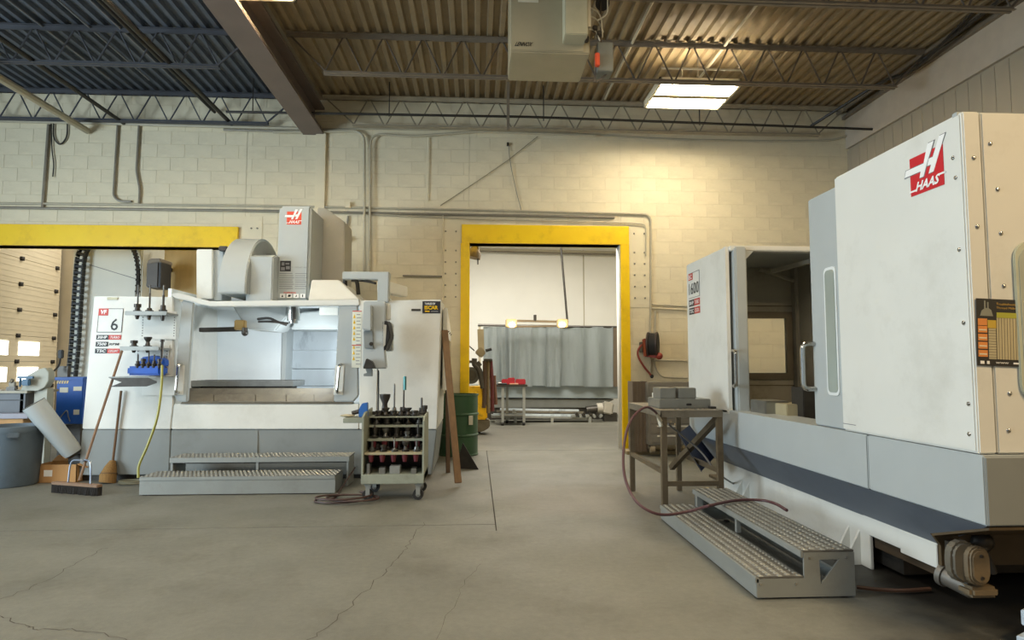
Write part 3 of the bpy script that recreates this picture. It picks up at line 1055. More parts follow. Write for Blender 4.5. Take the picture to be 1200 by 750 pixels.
for k in range(3):
    a, b = at(300 + 34 * k, 464, Y=8.1), at(322 + 34 * k, 453, Y=8.5)
    part('floor_rib', MB().bar((a.x, 8.1, .66), (b.x + .1, 8.55, .74), .03, .02), stain_steel, mill)
# spindle head and tool changer arm
part('spindle_head', MB().prism([fp(268, 352, 8.0), fp(338, 352, 8.0), fp(336, 372, 8.0), fp(322, 388, 8.0), fp(289, 386, 8.0)], [p + Vector((0, .5, 0)) for p in (fp(268, 352, 8.0), fp(338, 352, 8.0), fp(336, 372, 8.0), fp(322, 388, 8.0), fp(289, 386, 8.0))], .02), mill_light, mill)
part('spindle_nose', MB().cyl(fp(344, 358, 7.9), fp(344, 376, 7.9), .075, 16).cyl(fp(344, 371, 7.9), fp(344, 379, 7.9), .055, 16), chrome, mill)
part('spindle_core', MB().cyl(fp(344, 356, 7.84), fp(344, 374, 7.84), .028, 12), dark_steel, mill)
part('coolant_block', MB().obox(fp(282, 381, 7.9), (.12, .1, .12), None, .01), mat('brass_block', '#a98a52', .4, metal=.5), mill, label='brass coloured block')
part('tool_in_spindle', MB().cyl(fp(287, 384, 7.85), fp(287, 392, 7.85), .035, 10).sphere(fp(287, 390, 7.85), .04), dark_steel, mill)
part('changer_arm', MB().slab([fp(233, 384, 7.95), fp(280, 383, 7.95), fp(280, 388, 7.95), fp(233, 389, 7.95)], (0, .12, 0), .004), dark_steel, mill)
part('hose_bundle', MB().tube([fp(302, 374, 7.9), fp(315, 373, 7.85), (fp(325, 377, 7.85)), fp(336, 381, 7.9)], .016, 6, smooth=4).tube([fp(303, 377, 7.9), fp(318, 377, 7.85), fp(338, 379, 7.9)], .014, 6, smooth=4), black_pipe, mill)
part('duct', MB().slab([fp(352, 366, 8.3), fp(398, 362, 8.3), fp(398, 386, 8.3), fp(340, 386, 8.3)], (0, .6, 0), .015), mill_light, mill)
part('duct', MB().slab([fp(374, 360, 8.2), fp(396, 360, 8.2), fp(396, 369, 8.2), fp(374, 369, 8.2)], (0, .08, 0), .006), mill_white, mill)
# doors slid apart, each with a raised frame and a bow handle
for pts, hx, hp in (([fp(213, 351), fp(227, 355), fp(219, 471), fp(209, 471), fp(203, 463)], 210, 1), ([fp(397, 357), fp(419, 354), fp(420, 464), fp(414, 471), fp(391, 471)], 397, -1)):
    dr = part('door', MB().slab(pts, (0, .06, 0), .012), mill_light, mill)
    ins = [fp(hx - 4, 428, FY), fp(hx + 7, 428, FY), fp(hx + 5, 463, FY), fp(hx - 6, 463, FY)]
    part('handle_recess', MB().slab(ins, (0, -.012, 0), .005), mill_white, dr)
    a, b = fp(hx + 2, 427, FY - .02), fp(hx - 1, 460, FY - .02)
    part('handle', MB().tube(bend([a + Vector((0, .02, 0)), a + Vector((0, -.06, 0)), b + Vector((0, -.06, 0)), b + Vector((0, .02, 0))], .04), .017, 8), chrome, dr)
# left window leaf edge and top rail
part('top_rail', MB().slab([fp(200, 344, FY - .02), fp(208, 343, FY - .02), fp(246, 353, FY - .02), fp(421, 351, FY - .02), fp(421, 358, FY - .02), (fp(246, 359, FY - .02)), fp(204, 349, FY - .02)], (0, .12, 0), .008), mill_white, mill)
part('door_track', MB().slab([fp(213, 471, FY - .004), fp(413, 471, FY - .004), fp(413, 473.5, FY - .004), fp(211, 473.5, FY - .004)], (0, .1, 0), .003), grime, mill)
part('roof_panel', MB().slab([fp(361, 352, FY + .1), fp(365, 328, FY + .35), fp(397, 328, FY + .35), fp(421, 351, FY + .1)], (0, .9, 0), .01), mill_white, mill)
# tall head cover with emblem and notices
HY = 7.85
A1, A2, A3, A4 = fp(327, 241, HY), fp(365, 241, HY), fp(361, 352, HY), fp(322, 352, HY)
hc = part('head_cover', MB().slab([A1, A2, A3, A4], (0, .95, 0), .03), mill_light, mill)
part('column_cover', MB().slab([fp(372, 243, HY + .62), fp(382, 244, HY + .62), fp(404, 260, HY + .62), fp(403, 352, HY + .62), fp(372, 352, HY + .62)], (0, .5, 0), .012), mat('machine_taupe', '#aaa597', .45, var=.04), mill)
part('column_cover', MB().slab([fp(230, 292, 7.95), fp(249, 292, 7.95), fp(249, 350, 7.95), fp(230, 350, 7.95)], (0, .5, 0), .01), mill_white, mill)
part('column_cover', MB().slab([fp(250, 293, 8.0), fp(262, 293, 8.0), fp(260, 352, 8.0), fp(250, 352, 8.0)], (0, .3, 0), .006), mill_light, mill)
yh = HY - .001
e0, e1 = fp(336, 263, yh), fp(353, 263, yh)
H_emblem(hc, e0, (e1.x - e0.x, 0, 0), (0, 0, fp(340, 248, yh).z - e0.z), orange_logo)
P = fp(328, 318, yh)
uvpoly(hc, 'notice_plate', [rect(0, 1, 0, 1)], P, (.13, 0, 0), (0, 0, .13), ink, .0015)
uvpoly(hc, 'notice_print', [rect(.1, .45, .1, .4), rect(.55, .9, .2, .5), rect(.15, .4, .55, .85), rect(.5, .85, .65, .8)], P, (.13, 0, 0), (0, 0, .13), ink_grey, .003)
lines = []
for k in range(8):
    lines.append(rect(0, .46 + .03 * (k % 3), 1 - k * .13, 1.03 - k * .13))
    lines.append(rect(.55, .96 - .04 * (k % 2), 1 - k * .13, 1.03 - k * .13))
uvpoly(hc, 'notice_print', lines, fp(327, 340, yh), (.34, 0, 0), (0, 0, .2), ink_grey, .0015)
lettering(hc, 'WARNING', fp(332, 344, yh), (.15, 0, 0), (0, 0, .022), orange_logo, bold=.01)
uvpoly(hc, 'warning_sign', [rect(0, .2, 0, 1), rect(.27, .47, 0, 1), rect(.54, .74, 0, 1), rect(.81, 1, 0, 1)], fp(328, 349, yh), (.30, 0, 0), (0, 0, .05), pure_white, .0015)
uvpoly(hc, 'warning_print', [[(.06, .2), (.14, .2), (.10, .8)], [(.31, .25), (.42, .25), (.44, .75), (.33, .8)], [(.60, .2), (.68, .35), (.66, .8)], rect(.88, .92, .2, .8)], fp(328, 349, yh), (.30, 0, 0), (0, 0, .05), ink, .003)
lettering(hc, 'ATC  COOLANT  AXIS', fp(340, 314, yh), (.2, 0, 0), (0, 0, .015), ink_grey)
# carousel drum on the changer
dc = fp(279, 352, 8.25)
dr = .72
zc = fp(279, 281, 8.25).z - dr
dxa, dxb = at(262, 330, Y=7.7).x, at(294, 330, Y=7.7).x
def dshape(x, r):
    return [(x, 8.25 - r, 2.13)] + [(x, 8.25 - r * math.cos(math.pi * k / 24), zc + r * math.sin(math.pi * k / 24)) for k in range(25)] + [(x, 8.25 + r, 2.13)]


drum = part('tool_carousel', MB().prism(dshape(dxa, dr), dshape(dxb, dr), .012), mill_light, mill)
part('carousel_face', MB().prism(dshape(dxb, dr - .03), dshape(dxb + .012, dr - .05)), mill_grey, drum)
part('hub', MB().cyl((dxb, 8.25, zc + .38), (dxb + .05, 8.25, zc + .38), .16, 18), dark_steel, drum)
part('carousel_cover', MB().prism([(dxb - .04, 7.5 + .15, 2.02), (dxb - .04, 7.66, 2.58), (dxb - .04, 7.8, 2.63), (dxb - .04, 8.7, 2.63), (dxb - .04, 8.7, 2.02)], [(at(321, 330, Y=7.7).x, y, z) for y, z in ((7.65, 2.02), (7.66, 2.58), (7.8, 2.63), (8.7, 2.63), (8.7, 2.02))], .015), mill_light, mill)
part('bracket', MB().obox(fp(263, 292, 8.0), (.1, .12, .06), None, .01).obox(fp(262, 340, 7.95), (.12, .05, .03), None, .006), dark_steel, mill)
# pendant with its overhead arm
arm = part('pendant_arm', MB().box(at(402, 324, Y=8.0).x, at(457, 324, Y=8.0).x, 7.95, 8.09, at(430, 328, Y=8.0).z, at(430, 319, Y=8.0).z, .01), mill_light, mill)
part('arm_link', MB().bar(fp(448, 336, 7.9), fp(472, 342, 8.6), .14, .14, bev=.01), mill_white, arm)
part('arm_post', MB().box(fp(443, 330, 7.45).x, fp(456, 330, 7.45).x, 7.42, 7.56, fp(450, 354, 7.45).z, fp(450, 319, 7.45).z, .01), mill_light, arm)
part('cable_bundle', MB().tube([fp(404, 322, 8.1), fp(405, 340, 8.1), fp(408, 352, 8.1)], .03, 6, smooth=3).tube([fp(412, 328, 8.0), fp(418, 330, 8.0), fp(420, 345, 8.05)], .025, 6, smooth=4).tube([fp(418, 328, 8.1), fp(432, 330, 8.0), fp(440, 332, 7.9)], .016, 6, smooth=4), black_pipe, arm)
PY = 7.1
pend = part('control_pendant', MB().slab([fp(426, 353, PY), fp(452, 353, PY), fp(451, 411, PY), fp(453, 432, PY), fp(425, 432, PY)], (0, .10, 0), .012), mill_light, mill)
part('keypad_box', MB().slab([fp(428, 358, PY), fp(437, 358, PY), fp(437, 388, PY), fp(426, 387, PY)], (0, -.10, 0), .012), mill_light, pend)
part('foot_plate', MB().slab([fp(426, 388, PY - .02), fp(437, 388, PY - .02), fp(438, 409, PY - .02), fp(427, 408, PY - .02)], (0, .03, 0), .006), mill_grey, pend)
part('knob', MB().cyl(fp(435, 403, PY - .03), fp(435, 403, PY - .07), .022, 12), dark_steel, pend)
part('monitor', MB().prism([fp(447, 376, PY), fp(454, 376, PY), fp(457.5, 394, PY), fp(451, 411, PY), fp(446.5, 411, PY)], [p + Vector((.02, .18, 0)) for p in (fp(447, 376, PY), fp(454, 376, PY), fp(457.5, 394, PY), fp(451, 411, PY), fp(446.5, 411, PY))], .01), black, pend)
part('screen', MB().slab([fp(449.5, 380, PY - .003), fp(453, 381, PY - .003), fp(451.5, 404, PY - .003), fp(449, 407, PY - .003)], (0, .004, 0)), mat('screen_glass', '#b3b0a6', .2), pend)
part('monitor_hood', MB().slab([fp(447, 354, PY + .1), fp(457, 356, PY + .1), fp(457, 375, PY + .1), fp(446, 375, PY + .1)], (0, .1, 0), .01), mill_white, pend)
part('side_box', MB().slab([fp(452, 378, PY + .2), fp(460, 379, PY + .2), fp(460, 411, PY + .2), fp(452, 412, PY + .2)], (0, .12, 0), .01), mill_light, pend)
part('work_light', MB().prism([fp(431, 420, PY - .02), fp(438, 424, PY - .02), fp(441, 432, PY - .02), fp(427, 432, PY - .02)], [p + Vector((0, -.1, 0)) for p in (fp(431, 420, PY - .02), fp(438, 424, PY - .02), fp(441, 432, PY - .02), fp(427, 432, PY - .02))], .006), dark_steel, pend)
part('leg', MB().slab([fp(428, 432, PY + .02), fp(436, 432, PY + .02), fp(436, 441, PY + .02), fp(426, 441, PY + .02), fp(426, 438, PY + .02), fp(430, 437, PY + .02)], (0, .05, 0), .004), mill_grey, pend)
part('cord', MB().tube([fp(443.5, 434, 7.3), fp(443.5, 460, 7.35), fp(443, 484, 7.3)], .009, 5), black, mill)
# caution strip
cs = uvpoly(mill, 'caution_strip', [rect(0, 1, 0, 1)], fp(412, 431, FY - .002), (.105, 0, 0), (0, 0, .66), mat('sticker_white', '#dcdccd', .5), .002)
cy = []
for k in range(8):
    v = .92 - k * .098 - (.05 if k > 4 else 0)
    cy.append([(.08, v - .05), (.34, v - .05), (.21, v + .02)])
uvpoly(cs, 'warning_triangle', cy, fp(412, 431, FY - .004), (.105, 0, 0), (0, 0, .66), sticker_y, .003)
uvpoly(cs, 'red_line', [rect(0, 1, .985, 1.0), rect(0, 1, .385, .40)], fp(412, 431, FY - .004), (.105, 0, 0), (0, 0, .66), sticker_red, .003)
cl = []
for k in range(16):
    cl.append(rect(.45, .85 + .1 * (k % 2), .93 - k * .058, .94 - k * .058))
uvpoly(cs, 'caution_print', cl, fp(412, 431, FY - .004), (.105, 0, 0), (0, 0, .66), ink_grey, .003)
# sign of the tooling maker
P = fp(495, 367, FY - .002)
ww = fp(516, 367, FY).x - P.x
hh = fp(495, 353, FY).z - P.z
sg = uvpoly(mill, 'sign_plate', [rect(0, 1, 0, 1)], P, (ww, 0, 0), (0, 0, hh), mat('sign_navy', '#23232b', .4), .004)
Pv = Vector(P) + Vector((0, -.004, 0))
lettering(sg, 'TOOLED BY', Pv + Vector((ww * .12, 0, hh * .70)), (ww * .6, 0, 0), (0, 0, hh * .18), pure_white, bold=.02)
lettering(sg, 'ISCAR', Pv + Vector((ww * .12, 0, hh * .30)), (ww * .76, 0, 0), (0, 0, hh * .33), sticker_y, bold=.05)
uvpoly(sg, 'sign_print', [rect(.14, .4, .1, .22)], Pv, (ww, 0, 0), (0, 0, hh), sticker_y, .002)
uvpoly(sg, 'sign_print', [rect(.48, .88, .1, .2)], Pv, (ww, 0, 0), (0, 0, hh), ink_grey, .002)
part('badge', MB().slab([fp(482, 362), fp(493, 362), fp(493, 364.5), fp(482, 364.5)], (0, -.008, 0), .003), dark_steel, mill)
part('latch', MB().slab([fp(126, 348.5), fp(139, 348.5), fp(138, 351.5), fp(126, 351.5)], (0, -.012, 0), .003), mat('latch_tan', '#a39b80', .4, metal=.4), mill)
# size plate and its three labels
P = fp(113.5, 389.5, FY - .003)
Q = fp(142.5, 389.5, FY - .003)
T = fp(116, 361.5, FY - .003)
ex, ey = Q - P, T - P
szp = uvpoly(mill, 'size_plate', [rect(0, 1, 0, 1)], P, ex, ey, mat('plate_white', '#dedfda', .4), .002)
uvpoly(szp, 'plate_border', [rect(0, 1, 0, .02), rect(0, 1, .98, 1), rect(0, .02, 0, 1), rect(.98, 1, 0, 1)], P, ex, ey, ink, .003)
uvpoly(szp, 'red_tab', [rect(.0, .40, .70, 1)], P, ex, ey, sticker_red, .0035)
lettering(szp, 'VF', P + ex * .07 + ey * .76, ex * .27, ey * .18, pure_white, lift=.005, bold=.03, italic=.1)
lettering(szp, '6', P + ex * .54 + ey * .08, ex * .30, ey * .50, ink, lift=.004, bold=.01)
for y0, y1, s1, s2, c2, tc in ((392.5, 398, '30HP', 'TURBO', sticker_red, pure_white), (400.5, 406, '7500', 'RPM', None, ink), (408.5, 414, 'TSC', 'COOLANT', sticker_red, pure_white)):
    xs = 112.8 - (y0 - 392) * .1
    P = fp(xs, y1, FY - .003)
    ex = fp(xs + 29, y1, FY - .003) - P
    ey = fp(xs + .4, y0, FY - .003) - P
    pl = uvpoly(mill, 'label_plate', [rect(0, .5, 0, 1)], P, ex, ey, ink, .002)
    if c2:
        uvpoly(pl, 'red_label', [rect(.5, 1, 0, 1)], P, ex, ey, c2, .002)
    lettering(pl, s1, P + ex * .05 + ey * .2, ex * .40, ey * .62, pure_white, lift=.004, bold=.02, italic=.06)
    lettering(pl, s2, P + ex * .55 + ey * .24, ex * .40, ey * .5, tc, lift=.004, bold=.01, italic=.06)
# chip chute that leans out over the bin
ca, cb = fp(86, 531, 7.5), fp(39, 473, 7.3)
ax = (cb - ca).normalized()
part('chip_chute', MB().loft([(ca, .09), (ca + ax * .05, .100), (cb - ax * .02, .118), (cb, .114)], 20, cap=False).loft([(ca, .088), (ca + ax * .01, .088)], 20), mill_light, mill, label='white discharge tube leaning out over the bin')
part('chute_mouth', MB().loft([(cb, .118), (cb - ax * .03, .105)], 20, cap=False).loft([(cb - ax * .2, .098), (cb - ax * .21, .098)], 20), dark_steel, mill)
part('chute_foot', MB().loft([(ca, .085), (ca - ax * .03, .06)], 16), dark_steel, mill)
# lamp of the machine that lights its own work space
l = bpy.data.lights.new('work_lamp', 'AREA')
l.shape = 'RECTANGLE'
l.size, l.size_y = .35, .10
l.energy = 10
l.color = (.90, .97, 1)
lo = bpy.data.objects.new('work_lamp', l)
COL.objects.link(lo)
lo.location = (-3.62, 7.72, 1.96)
lo.rotation_euler = (math.radians(62), 0, 0)
lo2 = bpy.data.objects.new('work_lamp', l)
COL.objects.link(lo2)
lo2.location = (-1.88, 7.68, 1.45)
lo2.rotation_euler = (math.radians(80), 0, math.radians(35))

# ---- tool shelves hooked on the machine's end panel
hold_m = mat('tool_holder_steel', '#6f6d69', .3, metal=.8, var=.15, scale=20)
hold_d = mat('black_oxide', '#45413d', .35, metal=.6, var=.15, scale=20)


def holder_mb(kind, r):
    """A taper holder with V-flange standing nose up, base at z = 0."""
    mb = MB()
    prof = [(r * .35, -.07), (r * .75, -.004), (r * .75, 0), (r * 1.05, 0), (r * 1.05, .008), (r * .9, .014), (r * 1.05, .02), (r * 1.05, .028), (r * .7, .03)]
    if kind == 0:
        prof += [(r * .62, .07), (r * .3, .072), (r * .3, .16), (.004, .165)]
    elif kind == 1:
        prof += [(r * .62, .06), (r * .9, .062), (r * .9, .10), (r * .2, .102), (.004, .104)]
    elif kind == 2:
        prof += [(r * .55, .05), (r * .24, .055), (r * .24, .20), (.004, .21)]
    else:
        prof += [(r * .6, .04), (r * .45, .08), (r * 1.0, .13), (r * 1.0, .15), (.004, .152)]
    mb.lathe((0, 0, 0), prof, 12)
    return mb


def place_holder(kind, r, loc, m, label, group, sc=1.):
    mb = holder_mb(kind, r)
    bmesh.ops.scale(mb.bm, vec=(1, 1, sc), verts=mb.bm.verts)
    bmesh.ops.translate(mb.bm, vec=loc, verts=mb.bm.verts)
    return solo('tool_holder', mb, m, label, 'tool holder', group)


SY0 = 7.28


def shelf(xa, xb, yp, label):
    a, b = at(xa, yp, Y=SY0), at(xb, yp, Y=SY0)
    t = thing('tool_shelf', label, 'shelf', ((a.x + b.x) / 2, FY - .02, a.z - .2))
    part('tray', MB().box(a.x, b.x, SY0 - .05, FY - .01, a.z - .035, a.z - .012, .004), galv, t)
    part('rim', MB().box(a.x, b.x, SY0 - .065, SY0 - .05, a.z - .045, a.z, .004), galv, t)
    part('backplate', MB().box(a.x + .04, b.x - .02, FY - .015, FY - .003, a.z - .30, a.z + .02), mill_white, t)
    hb = None
    for s in range(8):
        z = a.z - .05 - s * .03
        if hb is None:
            hb = part('hole', MB().cyl((0, 0, 0), (0, -.002, 0), .006, 6), dark_steel, t, local=True)
            hb.location = Vector((a.x + .06, FY - .015, z)) - root_loc(t)
        else:
            share(hb, t, Vector((a.x + .06, FY - .015, z)) - root_loc(t))
        share(hb, t, Vector((b.x - .04, FY - .015, z)) - root_loc(t))
    return a.z


z1 = shelf(150, 199, 365, 'upper galvanised tool shelf on the mill end panel')
z2 = shelf(144, 190, 406, 'middle galvanised tool shelf under the upper one, above the blue rack')
for px, k, sc, lab in ((161, 1, 1.0, 'stout tool holder with a long pin, on the upper shelf by the size plate'), (175, 2, 1.1, 'tool holder with a twisted drill, middle of the upper shelf'), (191, 0, 1.25, 'tool holder with a thin shank, upper shelf by the door')):
    p = at(px, 365, Y=SY0 + .05)
    place_holder(k, .042, (p.x, p.y, z1 - .012), hold_d, lab, 'tool holders on the upper shelf', sc)
    solo('cutter', MB().cyl((p.x, p.y, z1 + .08), (p.x, p.y, z1 + .30), .009, 8), hold_m, {161: 'long pin in the stout holder by the size plate', 175: 'twisted drill in the holder at the middle of the upper shelf', 191: 'thin cutter in the upper shelf holder by the door'}[px], 'cutter')
for px, k, lab in ((157, 1, 'low tool holder at the broom end of the middle shelf'), (173, 3, 'flared tool holder at the centre of the middle shelf')):
    p = at(px, 406, Y=SY0 + .05)
    place_holder(k, .042, (p.x, p.y, z2 - .012), hold_d, lab, 'tool holders on the middle shelf', .8)
p = at(190, 405, Y=SY0)
solo('boring_bar', MB().cyl((p.x, p.y, z2 - .13), (p.x, p.y, z2 + .07), .016, 8).cyl((p.x, p.y, z2 + .05), (p.x, p.y, z2 + .08), .024, 8), hold_d, 'black boring bar standing upright at the door end of the middle shelf', 'tool')
blue = mat('blue_plastic', '#1d55b4', .4, var=.08, scale=6)
a, b = at(148, 441, Y=7.22), at(187, 441, Y=7.22)
rk = thing('holder_rack', 'blue plastic tool rack sitting on the folded steel bracket', 'rack', ((a.x + b.x) / 2, 7.3, a.z))
part('block', MB().box(a.x, b.x, 7.22, 7.42, a.z + .01, a.z + .11, .02), blue, rk)
part('block', MB().prism([(a.x + .06, 7.32, a.z + .11), (b.x, 7.32, a.z + .11), (b.x - .01, 7.32, a.z + .19), (b.x - .12, 7.32, a.z + .23), (a.x + .1, 7.32, a.z + .21)], [(q[0], 7.44, q[1]) for q in ((a.x + .06, a.z + .11), (b.x, a.z + .11), (b.x - .01, a.z + .19), (b.x - .12, a.z + .23), (a.x + .1, a.z + .21))], .01), blue, rk)
for k in range(5):
    place_holder(k % 3, .028, (a.x + .10 + k * .058, 7.25, a.z + .115), hold_d, ('first', 'second', 'third', 'fourth', 'fifth')[k] + ' small holder in the blue rack, counted from the broom side', 'holders in the blue rack', .75)
a, b = at(131, 447, Y=7.12), at(187, 447, Y=7.12)
br = thing('bracket_tray', 'grey folded steel bracket tray below the blue rack', 'bracket', ((a.x + b.x) / 2, 7.3, a.z - .12))
Z = at(150, 441, Y=7.2).z
part('tray', MB().box(a.x, b.x, 7.05, 7.47, Z - .012, Z - .002, .003), galv, br)
part('lip', MB().slab([(a.x, 7.05, Z - .012), (b.x - .09, 7.05, Z - .012), (b.x, 7.05, Z - .05), (b.x, 7.05, Z - .07), (b.x - .1, 7.05, Z - .105), (a.x + .02, 7.05, Z - .11), (a.x + .14, 7.05, Z - .06)], (0, .01, 0)), dark_steel, br)
part('backplate', MB().box(a.x + .14, b.x, 7.472, 7.49, Z - .22, Z - .01), mill_white, br)

# ================================================================== STEPS
def tread_mb(x0, x1, y0, y1, z, along_x):
    """Serrated plank: longitudinal ridges with rows of raised buttons."""
    mb = MB()
    L = (x1 - x0) if along_x else (y1 - y0)
    Wd = (y1 - y0) if along_x else (x1 - x0)
    nr = max(4, int(Wd / .048))
    nl = int(L / .042)
    for r in range(nr):
        w = (r + .5) / nr * Wd
        for k in range(nl):
            l_ = (k + .5 + (.25 if r % 2 else -.25)) / nl * L
            cx, cy = (x0 + l_, y0 + w) if along_x else (x0 + w, y0 + l_)
            bm = mb.bm
            s, h = .0135, .006
            v = [bm.verts.new((cx + dx * s, cy + dy * s, z)) for dx, dy in ((-1, -1), (1, -1), (1, 1), (-1, 1))]
            u = [bm.verts.new((cx + dx * s * .55, cy + dy * s * .55, z + h)) for dx, dy in ((-1, -1), (1, -1), (1, 1), (-1, 1))]
            bm.faces.new(u)
            for i in range(4):
                j = (i + 1) % 4
                bm.faces.new((v[i], v[j], u[j], u[i]))
    return mb


tread_m = mat('tread_steel', '#6f6d68', .45, metal=.35, var=.15, scale=18, dirt='#4a4640', dscale=6, damount=.7)
button_m = mat('worn_button_steel', '#8b8c86', .45, metal=.35, var=.1, scale=10)


def tread(name, x0, x1, y0, y1, z, along_x, parent):
    t = part(name, MB().box(x0, x1, y0, y1, z - .012, z, .002), tread_m, parent)
    o = part('grip_buttons', tread_mb(x0, x1, y0, y1, z, along_x), button_m, t, False)
    o['kind'] = 'stuff'

hole_m = mat('tread_hole', '#23211e', .7)
fx0, fx1 = at(166, 580, Z=0).x, at(391, 580, Z=0).x
fy0 = at(280, 580, Z=0).y
st = thing('step_platform', 'low galvanised two tier step in front of the mill doors', 'steps', ((fx0 + fx1) / 2, fy0 + .35, 0))
tread('tread', fx0, fx1, fy0, fy0 + .36, .185, True, st)
tread('tread', fx0 + .12, fx1 + .07, fy0 + .36, fy0 + .68, .325, True, st)
part('riser', MB().box(fx0, fx1, fy0 + .004, fy0 + .02, .01, .15).box(fx0, fx1, fy0 - .006, fy0 + .02, .15, .183, .003), galv_side, st)
part('riser', MB().box(fx0 + .12, fx1 + .07, fy0 + .355, fy0 + .37, .27, .322, .003), galv_side, st)
for x in (fx0, fx1 - .02):
    part('end_plate', MB().box(x, x + .02, fy0 + .02, fy0 + .40, .012, .172), galv_side, st)
for x in (fx0 + .13, fx1 + .04):
    part('end_plate', MB().prism([(x, fy0 + .37, .01), (x, fy0 + .68, .01), (x, fy0 + .68, .31), (x, fy0 + .37, .31)], [(x + .02, fy0 + .37, .01), (x + .02, fy0 + .68, .01), (x + .02, fy0 + .68, .31), (x + .02, fy0 + .37, .31)]), galv_side, st)
part('post', MB().box((fx0 + fx1) / 2 + .05, (fx0 + fx1) / 2 + .075, fy0 + .37, fy0 + .40, .19, .30), galv_side, st)
for x in (fx0 + .02, fx1 - .06):
    part('foot', MB().box(x, x + .04, fy0 + .03, fy0 + .07, 0, .012), dark_rubber, st)
part('brace_rail', MB().box(fx0 + .14, fx1 + .05, fy0 + .64, fy0 + .67, .22, .31), dark_steel, st)

# ================================================================== TOOL CART
CY0, CY1 = 6.30, 6.82
cx0, cx1 = at(423, 560, Y=CY0).x, at(497, 560, Y=CY0).x
cart_m = mat('cart_green_grey', '#8f9384', .5, var=.06, scale=6, dirt='#6f6e5f', dscale=4, damount=.6)
cart = thing('tool_cart', 'grey green rolling cart loaded with tool holders', 'cart', ((cx0 + cx1) / 2, (CY0 + CY1) / 2, 0))
zt = at(423, 484, Y=CY0).z
zb = at(450, 566, Y=CY0).z
zb1 = at(450, 556, Y=CY0).z
zt2 = at(497, 489, Y=CY0).z
for x, za in ((cx0, zt), (cx1 - .02, zt2)):
    part('side_panel', MB().prism([(x, CY0, zb), (x, CY1, zb), (x, CY1, za + .02), (x, CY0 + .1, za + .0), (x, CY0, za - .04)], [(x + .02, CY0, zb), (x + .02, CY1, zb), (x + .02, CY1, za + .02), (x + .02, CY0 + .1, za), (x + .02, CY0, za - .04)], .003), cart_m, cart)
part('bottom_tray', MB().box(cx0, cx1, CY0 - .01, CY1, zb - .01, zb1, .006), cart_m, cart)
part('back_panel', MB().box(cx0 + .02, cx1 - .02, CY1 - .015, CY1, zb1, zt - .02), dark_steel, cart)
shz = []
for k, (yp, dpt) in enumerate(((498, .30), (514, .2), (530, .06))):
    z = at(450, yp, Y=CY0 + dpt).z
    shz.append((z, CY0 + dpt))
    part('shelf', MB().box(cx0 + .02, cx1 - .02, CY0 + dpt - .03, CY1 - .02, z - .022, z, .003), cart_m if k != 2 else mat('shelf_tan', '#a39a7d', .5, var=.06), cart)
part('side_tray', MB().box(cx0 - .19, cx0, CY0 + .05, CY0 + .40, zt - .10, zt - .055, .004), cart_m, cart)
for x in (cx0 + .06, cx1 - .06):
    for y in (CY0 + .05, CY1 - .06):
        f = part('caster', MB().box(x - .03, x + .03, y - .025, y + .025, zb - .035, zb - .01).box(x - .02, x + .02, y - .024, y - .018, .05, zb - .03).box(x - .02, x + .02, y + .038, y + .044, .05, zb - .03), galv_side, cart)
        part('wheel', MB().cyl((x, y - .01, .052), (x, y + .03, .052), .052, 18), dark_rubber, f)
        part('hub', MB().cyl((x, y - .016, .052), (x, y + .036, .052), .024, 12), steel, f)
ordn = ('first', 'second', 'third', 'fourth', 'fifth', 'sixth', 'seventh')
red_h = mat('red_socket', '#571c24', .45, var=.1)
row_words = ('upper', 'middle', 'lower')
for r, (z, y) in enumerate(shz):
    n = 5
    for k in range(n):
        x = cx0 + .085 + (cx1 - cx0 - .17) * k / (n - 1)
        kind = (k + r * 2) % 4
        place_holder(kind, .036, (x, y + .05, z + .002), hold_d if (k + r) % 2 else hold_m, '%s holder from the machine side in front on the %s cart shelf' % (ordn[k], row_words[r]), 'holders on the %s cart shelf' % row_words[r], .62)
        if r != 0:
            place_holder((kind + 1) % 4, .034, (x + .03, y + .17, z + .002), hold_d, '%s holder from the machine side at the back of the %s cart shelf' % (ordn[k], row_words[r]), 'holders at the back of the %s cart shelf' % row_words[r], .62)
        mbx = MB().cyl((x, y - .005, z - .09), (x, y - .005, z - .023), .019, 10, .03)
        solo('socket_cup', mbx, red_h if r else hold_d, '%s hanging cup from the machine side under the %s cart shelf' % (ordn[k], row_words[r]), 'socket', 'cups under the %s cart shelf' % row_words[r])
for k, px in enumerate((432, 448, 463, 485)):
    p = at(px, 556, Y=CY0 + .05)
    w = (.03, .06, .10, .05)[k]
    h = (.10, .06, .075, .05)[k]
    solo('steel_block', MB().box(p.x - w / 2, p.x + w / 2, CY0 + .02, CY0 + .14, zb1, zb1 + h, .004), steel if k != 2 else galv, ('tall narrow steel block at the machine side of the bottom tray', 'small steel block second along the cart bottom tray', 'widest steel block in the middle of the cart bottom tray', 'small steel block at the plank side of the cart bottom tray')[k], 'block', 'blocks in the cart bottom tray')
ztp = zt - .055
part('top_shelf', MB().box(cx0 + .02, cx1 - .02, CY0 + .28, CY1 - .02, ztp - .015, ztp, .003), cart_m, cart)
tall = ((451, 3, 1.45, .055, hold_d, 'dark flared face mill standing on the cart top'), (462, 2, 1.55, .036, hold_m, 'tall silver end mill holder on the cart top'), (473, 2, 1.6, .036, hold_d, 'tall holder with a greenish cutter on the cart top'),
        (494, 0, 1.1, .04, hold_m, 'silver holder by the planks on the cart top'), (498, 1, 1.0, .03, hold_d, 'short dark holder behind the silver one on the cart top'))
for px, k, sc, r, m, lab in tall:
    p = at(px, 480, Y=CY0 + .42)
    place_holder(k, r, (p.x, p.y, ztp + .0), m, lab, 'tall holders on the cart top', sc)
p = at(474, 462, Y=CY0 + .40)
